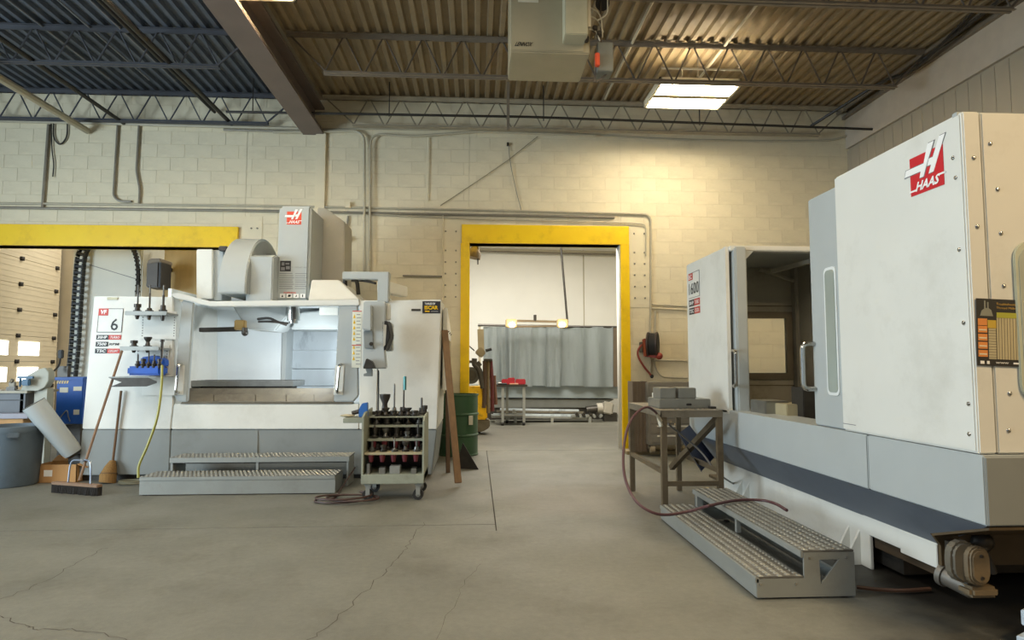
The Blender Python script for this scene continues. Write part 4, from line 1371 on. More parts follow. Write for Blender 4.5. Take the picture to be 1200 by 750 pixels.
solo('end_mill', MB().cyl((p.x, CY0 + .42, ztp + .26), (p.x, CY0 + .42, ztp + .40), .017, 8), mat('cutter_teal', '#4f8384', .35, metal=.5), 'teal coated cutter on top of the tall holder', 'cutter')
for k, px in enumerate((444, 452, 461, 470, 478, 486)):
    p = at(px, 490, Y=CY0 + .34)
    place_holder((1, 3, 1, 0, 3, 1)[k], .04, (p.x, CY0 + .335, ztp + .0), hold_d, '%s squat holder from the machine side in the front row of the cart top' % ordn[k], 'squat holders in front on the cart top', .55)
p = at(424, 477, Y=CY0 + .2)
tp = thing('hand_clamp', 'blue clamp shaped tool upright on the cart side tray', 'tool', (p.x, p.y, zt - .055))
part('body', MB().prism([(p.x - .03, p.y, zt - .055), (p.x + .06, p.y, zt - .055), (p.x + .055, p.y, zt + .09), (p.x, p.y, zt + .08), (p.x - .03, p.y, zt + .02)], [(p.x - .03, p.y + .06, zt - .055), (p.x + .06, p.y + .06, zt - .055), (p.x + .055, p.y + .06, zt + .09), (p.x, p.y + .06, zt + .08), (p.x - .03, p.y + .06, zt + .02)], .006), mat('clamp_blue', '#2f62a8', .4), tp)
part('jaw', MB().cyl((p.x - .10, p.y + .03, zt - .02), (p.x - .03, p.y + .03, zt + .0), .022, 8), hold_d, tp)
p = at(405, 484, Y=CY0 + .2)
solo('shop_rag', MB().sphere((p.x + .02, p.y, zt - .04), .05, (1.5, 1.0, .3)), mat('rag_tan', '#b0a68c', .9), 'small tan rag lying on the cart side tray', 'rag')

# hose coil on the floor by the cart
rub = mat('red_brown_hose', '#45302a', .5, var=.08)
c = at(408, 588, Z=0)
pts = [at(416, 548, Z=.18), at(400, 572, Z=.03)]
for k in range(30):
    a = 2.2 + k * .62
    r_ = .95 + .22 * math.sin(k * .9)
    pts.append(Vector((c.x + .27 * r_ * math.cos(a), c.y + .16 * r_ * math.sin(a), .014 + .0016 * k)))
pts.append(at(440, 582, Z=.02))
solo('air_hose', MB().tube(pts, .009, 6, smooth=3), rub, 'red brown hose coiled on the floor between step and cart', 'hose')
yh_ = mat('yellow_green_hose', '#94903c', .45, var=.06)
solo('air_hose', MB().tube([at(190, 428, Y=7.1), at(189, 455, Y=7.05), at(184, 490, Y=7.0), at(173, 522, Y=7.0), at(163, 545, Y=7.0), at(162, 560, Y=6.98)], .014, 6, smooth=5), yh_, 'yellow green hose hanging from the tool shelf to the floor', 'hose')
c = at(158, 568, Z=0)
solo('air_hose', MB().tube([Vector((c.x + .16 * math.cos(k * .7), c.y + .09 * math.sin(k * .7), .013 + .002 * k)) for k in range(19)], .011, 6, smooth=3), mat('drab_hose', '#6b6650', .5), 'drab hose coiled on the floor beside the step end', 'hose')

# ================================================================== PLANKS AND BARREL
wood = mat('plank_wood', '#715639', .65, var=.15, scale=5, stretch=(6, 6, .6), bump=.2, bscale=30)
wood_d = mat('dark_wood', '#4d3a28', .7, var=.15, scale=5, stretch=(6, 6, .6))


def leaner(name, b, t, w, th, m, lab, cat):
    return solo(name, MB().bar(b, t, w, th, up=(.3, -1, .2), bev=.004), m, lab, cat)


leaner('wood_plank', at(537, 566, Y=7.0), at(521, 387, Y=7.62), .075, .03, wood, 'long pale wooden plank leaning against the mill corner', 'plank')
leaner('wood_plank', at(525, 555, Y=7.9), at(524, 400, Y=8.1), .05, .03, wood_d, 'dark narrow strip leaning behind the pale plank', 'plank')
bc = at(536, 535, Z=0)
bc = Vector((bc.x, bc.y + .22, 0))
barrel_m = mat('barrel_green', '#35583c', .45, var=.1, scale=4, dirt='#24352a', dscale=3, damount=.6)
bl = thing('oil_drum', 'dark green steel drum beside the doorway', 'drum', bc)
R = .29
part('shell', MB().lathe(bc, [(R - .01, 0), (R + .008, .006), (R + .008, .02), (R, .03), (R, .27), (R + .014, .285), (R + .014, .30), (R, .315), (R, .57), (R + .014, .585), (R + .014, .60), (R, .615), (R, .85), (R + .01, .86), (R + .01, .88), (R - .012, .88), (R - .014, .86)], 32), barrel_m, bl)
part('lid', MB().lathe(bc, [(R - .016, .845), (R - .016, .862)], 32), mat('drum_lid', '#2b3f31', .5), bl)
part('label', MB().box(bc.x + .16, bc.x + .22, bc.y - .265, bc.y - .225, .45, .58), mat('paper_label', '#d9d6c5', .7), bl)
wsh = thing('wedge_stand', 'small dark triangular stand on the floor in front of the drum', 'stand', at(545, 548, Z=0))
a = at(533, 549, Z=0)
part('plate', MB().prism([(a.x, a.y, .0), (a.x + .30, a.y - .1, .0), (a.x + .1, a.y, .32)], [(a.x, a.y + .03, .0), (a.x + .30, a.y - .07, .0), (a.x + .1, a.y + .03, .32)]), dark_steel, wsh)

# ================================================================== BROOMS, BIN, BOX
br_m = mat('broom_bristle', '#26221f', .9, var=.2, scale=60, bump=.6, bscale=200)
hd_m = mat('broom_handle_wood', '#80634a', .6, var=.1, scale=4, stretch=(5, 5, .5))
a, b = at(63, 571, Z=.05), at(117, 575, Z=.05)
pb_ = thing('push_broom', 'push broom with dark bristles leaning against the tool shelf', 'broom', (a + b) / 2 - Vector((0, 0, .05)))
dv = (b - a).normalized()
part('head_block', MB().bar(a + Vector((0, 0, .045)), b + Vector((0, 0, .045)), .065, .03, bev=.006), hd_m, pb_)
mbb = MB()
nb = 44
for i in range(nb):
    for j in (-1, 0, 1):
        p = a + (b - a) * ((i + .5) / nb) + Vector((-dv.y, dv.x, 0)) * j * .022
        mbb.loft([((p.x + random.uniform(-.01, .01), p.y + random.uniform(-.01, .01), 0.001), .011), ((p.x, p.y, .085), .007)], 5)
o = part('bristles', mbb, br_m, pb_, False)
o['kind'] = 'stuff'
hb = (a + b) / 2 + Vector((0, 0, .06))
hb = at(93, 563, Y=(a.y + b.y) / 2)
part('handle', MB().cyl(hb, at(143, 411, Y=7.22), .0135, 8), hd_m, pb_)
brc = mat('brace_steel', '#8d97a8', .35, metal=.6)
for s in (-1, 1):
    e = hb + dv * s * .15
    part('brace', MB().tube([Vector((e.x, e.y, .1)), hb + dv * s * .13 + Vector((0, .01, .17)), hb + Vector((dv.x * s * .04, .03, .20)), hb + Vector((.015, .03, .19))], .009, 6, smooth=4), brc, pb_)
c = at(126, 566, Z=0)
cb_ = thing('corn_broom', 'straw corn broom leaning on the mill end panel', 'broom', c + Vector((0, .03, 0)))
straw = mat('straw', '#8d6a3a', .85, var=.25, scale=10, stretch=(14, 14, .7), bump=.5, bscale=60)
part('straw_head', MB().loft([((c.x, c.y, 0.002), .085), ((c.x, c.y + .005, .08), .085), ((c.x + .01, c.y + .03, .17), .06), ((c.x + .02, c.y + .05, .24), .028)], 14), straw, cb_)
part('handle', MB().cyl((c.x + .02, c.y + .05, .23), at(142, 458, Y=7.46), .014, 8), mat('old_handle', '#6f5339', .6, var=.1), cb_)
part('stitching', MB().loft([((c.x + .004, c.y + .012, .10), .086), ((c.x + .004, c.y + .013, .105), .086)], 14), wood_d, cb_)
bn = thing('trash_can', 'round blue grey rubber bin under the discharge tube', 'bin', (-5.07, 7.38, 0))
bin_m = mat('bin_rubber', '#5d6a74', .55, var=.08, scale=3, dirt='#49525a', dscale=2, damount=.5)
bb = Vector((-5.07, 7.38, 0))
part('body', MB().lathe(bb, [(.245, 0), (.262, .02), (.285, .56), (.29, .57), (.30, .60), (.30, .64), (.285, .645), (.28, .60), (.24, .05), (.01, .04)], 36), bin_m, bn)
for s in (.25, -2.3):
    x, y = bb.x + .30 * math.cos(s - 1.2), bb.y + .30 * math.sin(s - 1.2)
    part('handle', MB().obox((x, y, .555), (.11, .05, .06), Matrix.Rotation(s - 1.2 + math.pi / 2, 3, 'Z'), .012), bin_m, bn)
card = mat('cardboard', '#b08452', .8, var=.08, scale=4)
a, b = at(42, 566, Z=0), at(84, 567, Z=0)
cb = thing('cardboard_box', 'small open cardboard box on the floor beside the bin', 'box', ((a.x + b.x) / 2, a.y + .15, 0))
dpp = .26
for q in ((a.x, b.x, a.y, a.y + .006), (a.x, b.x, a.y + dpp, a.y + dpp + .006), (a.x, a.x + .006, a.y, a.y + dpp), (b.x - .006, b.x, a.y, a.y + dpp)):
    part('side', MB().box(*q, .003, .20), card, cb, False)
part('bottom', MB().box(a.x, b.x, a.y, a.y + dpp, 0, .006), card, cb, False)
part('flap', MB().slab([(b.x, a.y, .20), (b.x, a.y + dpp, .20), (b.x + .1, a.y + dpp, .16), (b.x + .1, a.y, .16)], (0, 0, .005)), card, cb, False)
part('flap', MB().slab([(a.x, a.y + dpp, .2), (b.x, a.y + dpp, .2), (b.x, a.y + dpp + .1, .25), (a.x, a.y + dpp + .1, .25)], (0, 0, .005)), card, cb, False)
part('label', MB().box(a.x + .08, a.x + .17, a.y - .002, a.y, .07, .14), mat('box_label', '#e2dfd6', .7), cb, False)
# ================================================================== THE BIG MILL BY THE SIDE WALL
UX = 2.3
YN = at(1146, 533, X=UX).y
YF = at(980, 300, X=UX).y
ZT = at(1125, 131, X=UX).z
ZP = at(1146, 533, X=UX).z + .0
ZS = at(1150, 615, X=UX).z
big = thing('machining_center', 'huge white machining centre with red emblem, filling the side wall corner', 'machine', (3.6, 5.0, 0))
BXR = 4.95
YE = at(806, 400, X=UX).y               # far end of the enclosure
YG = at(852, 400, X=UX).y               # where the far module begins
part('body', MB().box(UX + .035, BXR, YN + .02, YF - .02, ZP, ZT - .01, .008), mill_white, big)
mp_ = part('main_panel', MB().box(UX, UX + .03, YN, YF, ZP + .004, ZT, .012), mill_white, big)
ep = part('end_panel', MB().box(UX + .005, UX + .09, YN - .004, YN + .03, ZP + .004, ZT, .006), mill_white, big)
part('end_panel', MB().box(UX + .096, BXR, YN - .004, YN + .03, ZP + .004, ZT - .004, .006), mill_white, big)
part('top_trim', MB().box(UX + .005, BXR, YN + .03, YN + .06, ZT - .01, ZT + .01), mill_light, big)
sc0 = None
for x, z in ((UX + .135, 2.35), (UX + .16, 2.13), (UX + .165, 1.92), (UX + .165, 1.67), (UX + .165, 1.42), (UX + .165, 1.17), (UX + .36, 2.46), (UX + .62, 2.46), (UX + .05, 2.28), (UX + .05, 1.95), (UX + .15, 1.0)):
    if sc0 is None:
        sc0 = part('screw', MB().sphere((0, 0, 0), .011, (1, .5, 1), 8), chrome, big, local=True)
        sc0.location = Vector((x, YN - .006, z)) - root_loc(big)
    else:
        share(sc0, big, Vector((x, YN - .006, z)) - root_loc(big))
for y, z in ((YN + .06, 2.3), (YN + .05, 1.85), (YN + .045, 1.5), (YN + .04, 1.12), (YN + .045, .98), (YN + .05, 2.2)):
    share(sc0, big, Vector((UX - .002, y, z)) - root_loc(big), rot=(0, 0, math.pi / 2))
part('scratch', MB().box(UX - .001, UX, at(985, 485, X=UX).y - .16, YF - .01, ZP + .045, ZP + .049), ink_grey, big, False)
# emblem on the tall panel: its foot edge runs in depth
e0 = at(1068, 231, X=UX - .001)
e1 = at(1107, 215, X=UX - .001)
e2 = at(1066, 187, X=UX - .001)
H_emblem(mp_, e0, (0, e1.y - e0.y, 0), (0, 0, e2.z - e0.z), red_logo)
# lower panels, slate chamfer, white skirt
YM = at(1017, 540, X=UX).y
for ya, yb in ((YN - .03, YM - .004), (YM + .004, YE)):
    part('apron_panel', MB().box(UX, UX + .3, ya, yb, ZS, ZP, .006), mill_light if 1 else mill_grey, big)
part('apron_panel', MB().box(UX + .004, BXR, YN - .035, YN, ZS, ZP - .004, .006), mill_grey, big)
CXI, CZI = UX + .22, ZS - .25
yc = at(1099, 640, X=CXI).y
part('chamfer_panel', MB().prism([(UX, YN - .03, ZS - .002), (CXI, yc, CZI), (CXI + .2, yc, ZS - .002)], [(UX, YE, ZS - .002), (CXI, YE, CZI), (CXI + .2, YE, ZS - .002)]), mill_dark, big, False)
ysk = at(1020, 640, X=CXI).y
skirt = part('skirt', MB().box(CXI, CXI + .02, ysk, YE - .3, .0, CZI, .003), mill_white, big)
part('skirt', MB().box(CXI - .004, CXI + .02, yc, ysk + .06, CZI - .11, CZI + .02, .003), mill_white, big)
part('skirt', MB().box(CXI - .008, CXI + .02, yc, (yc + ysk) / 2, CZI - .13, CZI + .0, .003), mill_white, big)
part('base_casting', MB().box(CXI + .08, BXR - .1, ysk - .2, YE - .1, .03, ZS), dark_steel, big, False)
part('base_plate', MB().box(CXI + .03, CXI + .05, yc, ysk, .14, CZI - .05), mat('rusty_plate', '#433524', .7, var=.15), big)
for y, yy2 in ((at(872, 560, X=CXI - .05).y, 0), (at(864, 560, X=CXI - .05).y, 0), (at(988, 640, X=CXI - .05).y, 0), (at(1000, 640, X=CXI - .05).y, 0)):
    part('gusset', MB().prism([(CXI, y, .0), (CXI - .12, y, .0), (CXI, y, .22)], [(CXI, y + .02, .0), (CXI - .12, y + .02, .0), (CXI, y + .02, .22)]), mill_white, big)
# oily tray and coolant pump under the near end
rust = mat('rusty_tray', '#4f4029', .6, var=.18, scale=8, dirt='#3b2f20', dscale=5, damount=.7)
YT = YN - .03
YB = YT + .32
tip = at(1092, 625, Y=YB)
xl_ = at(1103, 645, Y=YB).x
part('tray_lip', MB().slab([(UX + .01, YT, ZS - .006), (BXR, YT, ZS - .006), (BXR, YB, tip.z), (tip.x, YB, tip.z)], (0, 0, -.012)), rust, big, False)
part('chip_tray', MB().slab([(tip.x + .005, YB, tip.z - .005), (BXR, YB, tip.z - .005), (BXR, YB, tip.z - .16), (xl_, YB, tip.z - .16), (xl_, YB, tip.z - .06)], (0, .02, 0)), rust, big, False)
YPU = YN + .10
pc = at(1149, 664, Y=YPU)
pump = thing('coolant_pump', 'rusty coolant pump hanging below the near corner of the machining centre', 'pump', (pc.x, YPU, pc.z - .12))
pm = mat('pump_casting', '#75664f', .55, metal=.2, var=.2, scale=9, dirt='#3b2f21', dscale=7, damount=.7)


def capsule(cx, cz, w, h, y, n=8):
    r = w / 2
    return [(cx + r * math.cos(a), y, cz + (h / 2 - r) + r * math.sin(a)) for a in [math.pi * k / n for k in range(n + 1)]] + [(cx - r * math.cos(a), y, cz - (h / 2 - r) - r * math.sin(a)) for a in [math.pi * k / n for k in range(n + 1)]]


part('motor', MB().prism(capsule(pc.x, pc.z, .105, .185, YPU), capsule(pc.x - .02, pc.z, .105, .185, YPU + .10), .008), pm, pump)
part('motor_shell', MB().prism(capsule(pc.x - .045, pc.z + .01, .135, .20, YPU + .03), capsule(pc.x - .05, pc.z + .01, .135, .20, YPU + .09), .015), mat('pump_flange', '#7f796d', .4, metal=.5, var=.15, dirt='#3b2f21', dscale=7, damount=.7), pump)
part('face_plate', MB().prism(capsule(pc.x, pc.z, .085, .15, YPU - .008), capsule(pc.x, pc.z, .085, .15, YPU), .003), pm, pump)
for z in (-.05, .05):
    part('bolt', MB().cyl((pc.x, YPU - .008, pc.z + z), (pc.x, YPU - .015, pc.z + z), .008, 6), dark_steel, pump)
q0, q1 = at(1106, 673, Y=YPU + .22), at(1140, 690, Y=YPU + .08)
dull_galv = mat('dull_galvanised', '#75716a', .45, metal=.5, var=.15, scale=9)
part('intake_pipe', MB().cyl(q0, q1, .048, 16), dull_galv, pump)
part('pipe_flange', MB().cyl(q0 + (q0 - q1) * .06, q0 + (q1 - q0) * .12, .058, 16), dull_galv, pump)
part('foot_casting', MB().obox(at(1146, 691, Y=YPU + .06), (.14, .1, .05), None, .015), pm, pump)
part('bracket', MB().box(pc.x - .05, pc.x + .04, YPU + .08, YPU + .16, pc.z + .08, ZS - .20), dark_steel, pump)
part('valve', MB().sphere((pc.x + .16, YPU + .18, pc.z + .06), .05, (1.2, .8, 1), 10), dark_steel, pump)
part('valve_stem', MB().cyl((pc.x + .17, YPU + .18, pc.z + .02), (pc.x + .21, YPU + .18, pc.z - .09), .018, 8), dark_steel, pump)
# near sliding door with slot window and bow handle
yd0, yd1 = YF - .06, at(952, 400, X=UX + .03).y
dr = part('door', MB().box(UX + .03, UX + .08, yd0, yd1, ZP + .004, at(952, 232, X=UX + .03).z, .008), mill_light, big)
wz0, wz1 = at(973, 463, X=UX + .03).z, at(973, 313, X=UX + .03).z
wy0, wy1 = at(981, 400, X=UX + .03).y + .0, at(969, 400, X=UX + .03).y
def rrect(x, y0, y1, z0, z1, r):
    r = min(r, (y1 - y0) / 2 - .001)
    return [(x, cy + r * math.cos(a), cz + r * math.sin(a)) for cy, cz, a0 in ((y1 - r, z1 - r, 0), (y0 + r, z1 - r, .5), (y0 + r, z0 + r, 1), (y1 - r, z0 + r, 1.5)) for a in [math.pi * (a0 + k / 8) for k in range(5)]]


part('slot_window', MB().slab(rrect(UX + .022, wy0 - .02, wy1, wz0, wz1, .035), (.008, 0, 0)), mat('window_rim', '#dfe3e2', .35), dr)
part('slot_pane', MB().slab(rrect(UX + .018, wy0 - .005, wy1 - .018, wz0 + .02, wz1 - .02, .03), (.005, 0, 0)), mat('pale_pane', '#9aa39c', .12, var=.12, scale=3, stretch=(1, 1, .5)), dr)
hy = at(953, 430, X=UX + .03).y - .03
hz0_, hz1_ = at(952, 456, X=UX).z, at(952, 403, X=UX).z
part('handle', MB().tube(bend([(UX + .03, hy, hz1_), (UX - .05, hy + .02, hz1_), (UX - .05, hy + .02, hz0_), (UX + .03, hy, hz0_)], .05), .017, 8), chrome, dr)
# far module: fixed panel, door leaf, hollow room with a window in its end wall
ZM = at(852, 288, X=UX).z
fpn = part('fixed_panel', MB().box(UX, UX + .03, YG, YE, ZP - .03, ZM, .008), mill_white, big)
part('panel_edge', MB().box(UX - .004, UX + .03, YG - .015, YG + .03, ZP - .03, ZM), mill_white, big)
yl = YG - .02
leaf = part('door', MB().box(UX + .06, UX + .17, yl - .06, yl + .5, ZP - .02, ZM - .01, .012), mill_light, big)
hx = at(857, 430, Y=yl - .06).x
part('handle', MB().tube(bend([(hx + .02, yl - .06, at(857, 411, Y=yl).z), (hx + .01, yl - .14, at(857, 411, Y=yl).z), (hx + .01, yl - .14, at(857, 452, Y=yl).z), (hx + .02, yl - .06, at(857, 452, Y=yl).z)], .04), .016, 8), chrome, leaf)
XR = at(950, 300, Y=YG).x + .10
part('top_rail', MB().box(UX + .03, XR + .3, YG - .05, YG + .06, ZM - .045, ZM + .004, .008), mill_white, big)
part('roof_panel', MB().box(UX + .03, XR + .5, YG + .06, YE, ZM - .03, ZM), mill_light, big)
ang = part('corner_brace', MB().slab([(UX + .17, YG - .05, ZM - .045), (UX + .17, YG - .05, ZM - .13), (UX + .25, YG - .05, ZM - .045)], (0, .05, 0)), mill_light, big)
# end wall of the hollow, built round its window
yb = YE - .03
wx0, wx1 = at(868, 400, Y=yb).x - .25, at(921, 400, Y=yb).x
wa, wb = at(900, 437, Y=yb).z, at(900, 373, Y=yb).z
XB = BXR - .3
tan_in = mat('enclosure_grey', '#9d9a8e', .5, var=.06, scale=3, dirt='#6f6a5c', dscale=2, damount=.6)
mb = MB()
mb.box(UX + .04, XB, yb, yb + .03, wb, ZM - .02).box(UX + .04, XB, yb, yb + .03, .4, wa).box(UX + .04, wx0, yb, yb + .03, wa, wb).box(wx1, XB, yb, yb + .03, wa, wb)
part('enclosure_wall', mb, tan_in, big, False)
part('window_frame', MB().ring([(wx0 - .05, yb - .02, wa - .07), (wx1 + .07, yb - .02, wa - .07), (wx1 + .07, yb - .02, wb + .07), (wx0 - .05, yb - .02, wb + .07)], [(wx0, yb - .02, wa), (wx1, yb - .02, wa), (wx1, yb - .02, wb), (wx0, yb - .02, wb)], (0, .03, 0)), mat('window_gasket', '#6a6355', .6), big)
gm = bpy.data.materials.new('clear_glass')
gm.use_nodes = True
gb = gm.node_tree.nodes['Principled BSDF']
gb.inputs['Transmission Weight'].default_value = 1
gb.inputs['Roughness'].default_value = .02
gb.inputs['IOR'].default_value = 1.1
gb.inputs['Base Color'].default_value = (.96, .95, .9, 1)
part('window_pane', MB().box(wx0 - .01, wx1 + .01, yb + .008, yb + .014, wa - .01, wb + .01), gm, big)
part('wall_seam', MB().box(UX + .1, XB, yb - .006, yb, wa - .14, wa - .13).box(UX + .1, XB, yb - .006, yb, wb + .13, wb + .14), grime, big, False)
xs = at(934, 400, Y=yb - .1).x
part('corner_post', MB().box(xs, xs + .12, yb - .10, yb, .6, ZM - .02, .01), tan_in, big)
part('enclosure_wall', MB().box(XB, XB + .03, YF, YE, .4, ZM), tan_in, big)
part('enclosure_wall', MB().box(at(946, 400, Y=yb - .25).x, at(946, 400, Y=yb - .25).x + .03, yb - .8, yb - .1, .5, ZM - .03), tan_in, big)
part('enclosure_floor', MB().box(UX + .3, XB, YF, YE - .03, .5, ZP - .12), grime, big, False)
part('guide_channel', MB().bar(at(890, 316, Y=yb - .12), at(938, 332, Y=yb - .05), .03, .03), tan_in, big)
part('guide_channel', MB().bar(at(905, 318, Y=yb - .5), at(950, 306, Y=yb - .9), .04, .04), tan_in, big)
kx = at(941, 322, Y=yb - .12)
part('junction_knob', MB().obox(kx, (.08, .05, .09), None, .008).cyl(kx + Vector((0, -.02, 0)), kx + Vector((0, -.045, 0)), .02, 8), dark_steel, big)
tx0, tx1 = at(893, 488, Y=5.6).x, at(960, 488, Y=5.6).x
part('machine_table', MB().box(UX + .42, XB, YF + .1, YG - .2, ZP - .12, ZP - .03, .01), steel, big)
part('fixture_block', MB().box(at(897, 480, Y=5.3).x, at(925, 480, Y=5.3).x, 5.3, 5.6, ZP - .03, at(900, 470, Y=5.3).z, .008), steel, big)
part('fixture_block', MB().box(at(922, 480, Y=5.1).x, at(949, 480, Y=5.1).x, 5.1, 5.4, ZP - .03, at(900, 474, Y=5.1).z, .006), mat('raw_block', '#a89c7c', .5), big)
part('fixture_block', MB().box(at(942, 480, Y=5.0).x, at(957, 480, Y=5.0).x, 5.0, 5.2, ZP - .03, at(945, 454, Y=5.0).z, .006), dark_steel, big)
part('door_liner', MB().box(UX + .5, UX + .53, YF - .05, YF, ZP - .1, ZT - .05), tan_in, big)
# print on the far panel (runs in depth)
def sidepl(px, py):
    return at(px, py, X=UX - .001)
P = sidepl(807.5, 352)
ex = Vector((0, sidepl(820, 340).y - sidepl(807.5, 350).y, 0))
P = sidepl(807.5, 350.5)
ey = Vector((0, 0, sidepl(807.5, 321).z - P.z))
spz = uvpoly(fpn, 'size_plate', [rect(0, 1, 0, .02), rect(0, 1, .98, 1), rect(.97, 1, 0, 1)], P, ex, ey, ink_grey, .002)
uvpoly(spz, 'red_tab', [rect(.0, .38, .72, .98)], P, ex, ey, sticker_red, .003)
lettering(spz, 'EC', P + ex * .05 + ey * .76, ex * .28, ey * .17, pure_white, lift=.004, bold=.02)
lettering(spz, '1600', P + ex * .04 + ey * .14, ex * .88, ey * .46, ink, lift=.003)
for v0, v1, s1, s2 in ((-.32, -.06, '30HP', 'TURBO'), (-.64, -.38, 'TSC', 'COOL')):
    pl = uvpoly(fpn, 'label_plate', [rect(0, .5, v0, v1)], P, ex, ey, ink, .002)
    uvpoly(pl, 'red_label', [rect(.5, 1, v0, v1)], P, ex, ey, sticker_red, .002)
    lettering(pl, s1, P + ex * .05 + ey * (v0 + .06), ex * .4, ey * .14, pure_white, lift=.004, bold=.02)
    lettering(pl, s2, P + ex * .55 + ey * (v0 + .06), ex * .4, ey * .14, pure_white, lift=.004, bold=.01)
# window in the near end and the chart beside it
yq = YN - .006
a, b = at(1191, 395, Y=yq), at(1191, 283, Y=yq)
r_ = .08
wpts = [(a.x + .5, yq, a.z - .30), (a.x + .5, yq, b.z), (a.x + r_, yq, b.z)] + [(a.x + r_ - r_ * math.sin(t), yq, b.z - r_ + r_ * math.cos(t)) for t in (.4, .8, 1.2, 1.57)] + [(a.x, yq, a.z - .22)] + [(a.x + r_ - r_ * math.cos(t), yq, a.z - .22 - r_ * math.sin(t)) for t in (.4, .8, 1.2, 1.57)]
ew = part('end_window', MB().slab(wpts, (0, -.012, 0), .004), mat('window_rim_pale', '#b9bdaa', .3), big)
part('end_pane', MB().slab([(x + (.02 if x < a.x + .3 else 0), y - .013, z - .02 if z > a.z else z + .02) for x, y, z in wpts], (0, -.002, 0)), mat('dusty_pane', '#a7aca0', .12, var=.1), ew)
yq = YN - .009
c00, c10, c01 = at(1145, 428, Y=yq), at(1196, 430, Y=yq), at(1143.5, 349.5, Y=yq)
P, ex, ey = c00, c10 - c00, c01 - c00
post = bpy.data.objects.new('wall_chart', None)
COL.objects.link(post)
post.location = (c00 + c10) / 2
tag(post, 'dark tooling chart stuck on the near end of the machining centre', 'poster')
uvpoly(post, 'sheet', [rect(0, 1, 0, 1)], P, ex, ey, mat('chart_black', '#2a2926', .45), .002)
uvpoly(post, 'table_panel', [rect(.46, .96, .10, .80), rect(.27, .44, .10, .68)], P, ex, ey, mat('chart_cream', '#b9ae8c', .6), .003)
uvpoly(post, 'orange_cells', [rect(.03, .24, v, v + .10) for v in (.13, .25, .37, .49, .60)], P, ex, ey, mat('chart_orange', '#d98a45', .6), .003)
uvpoly(post, 'pale_cells', [rect(.05, .22, v, v + .02) for v in (.16, .28, .40, .52)], P, ex, ey, mat('chart_pale', '#dfd3b4', .6), .004)
uvpoly(post, 'green_band', [rect(.46, .96, .72, .80)], P, ex, ey, mat('chart_green', '#a8a63a', .6), .004)
uvpoly(post, 'column_lines', [rect(.50 + .066 * k, .507 + .066 * k, .10, .72) for k in range(7)] + [rect(.27, .44, .12 + .04 * k, .126 + .04 * k) for k in range(14)], P, ex, ey, mat('chart_line', '#6b6552', .6), .004)
uvpoly(post, 'yellow_cell', [rect(.25, .44, .56, .68)], P, ex, ey, mat('chart_yellow', '#c2a23a', .6), .005)
uvpoly(post, 'tool_picture', [[(.08, .74), (.38, .74), (.34, .83), (.28, .86), (.28, .95), (.25, .95), (.25, .86), (.21, .86), (.21, .97), (.18, .97), (.18, .85), (.12, .82)]], P, ex, ey, mat('chart_grey', '#8f9084', .5, metal=.3), .003)
lettering(post, 'Troubleshooting', P + ex * .46 + ey * .90, ex * .50, ey * .045, mat('chart_gold', '#c9a24a', .5), lift=.003)
lettering(post, 'Thread Milling', P + ex * .46 + ey * .845, ex * .50, ey * .04, MATS['chart_gold'], lift=.003)
lettering(post, 'www', P + ex * .42 + ey * .035, ex * .3, ey * .025, pure_white, lift=.003)
uvpoly(post, 'footer_icons', [rect(.07, .16, .025, .07), rect(.22, .28, .025, .07), rect(.83, .95, .035, .06)], P, ex, ey, pure_white, .003)

# ================================================================== STEPS OF THE BIG MILL
s0 = at(880, 700, Z=0)
sf = at(777, 609, Z=0)
sx = (s0.x + sf.x) / 2
sy0, sy1 = at(884, 703, Z=0).y, sf.y
zl, zu = at(884, 676, Y=sy0).z, at(944, 645, Y=sy0).z
xl1 = at(942, 670, Y=sy0).x
xu1 = at(1002, 690, Y=sy0).x
stp = thing('step_platform', 'long galvanised two tier step alongside the machining centre', 'steps', ((sx + xu1) / 2, (sy0 + sy1) / 2, 0))
tread('tread', sx, xl1, sy0, sy1, zl, False, stp)
tread('tread', xl1 - .01, xu1, sy0, sy1 - .05, zu, False, stp)
part('riser', MB().box(sx - .002, sx + .014, sy0, sy1, .012, zl - .03).box(sx - .008, sx + .014, sy0 - .004, sy1, zl - .034, zl - .002, .003), galv_side, stp)
part('riser', MB().box(xl1 - .016, xl1, sy0 - .002, sy1 - .05, zu - .04, zu - .002, .003), galv_side, stp)
ye = sy0 - .004
# end plate with the triangular cut-out, laid out as pieces round the hole
ha, hb_, hc_ = at(960, 656, Y=ye), at(984, 655, Y=ye), at(962, 685, Y=ye)
tri = [(ha.x, ha.z), (hb_.x, hb_.z), (hc_.x, hc_.z)]
outl = [(xl1, zu - .012), (xu1, zu - .012), (xu1, .012), (sx, .012), (sx, zl - .012), (xl1, zl - .012)]
mb = MB()
def pl(ps):
    mb.slab([(x, ye, z) for x, z in ps], (0, .012, 0))
pl([(sx, .012), (xl1, .012), (xl1, zl - .012), (sx, zl - .012)])
pl([(xl1, .012), (xu1, .012), (xu1, tri[2][1]), (xl1, tri[2][1])])
pl([(xl1, tri[2][1]), (tri[2][0], tri[2][1]), (tri[0][0], tri[0][1]), (xl1, tri[0][1])])
pl([(tri[2][0], tri[2][1]), (xu1, tri[2][1]), (xu1, tri[1][1]), (tri[1][0], tri[1][1])])
pl([(xl1, tri[0][1]), (tri[0][0], tri[0][1]), (tri[1][0], tri[1][1]), (xu1, tri[1][1]), (xu1, zu - .012), (xl1, zu - .012)])
part('end_plate', mb, galv_side, stp, False)
part('end_plate', MB().box(xl1, xu1, sy1 - .07, sy1 - .055, .012, zu - .012), galv_side, stp)
part('post', MB().box(xl1 + .0, xl1 + .03, (sy0 + sy1) / 2, (sy0 + sy1) / 2 + .03, zl, zu - .03), galv_side, stp)
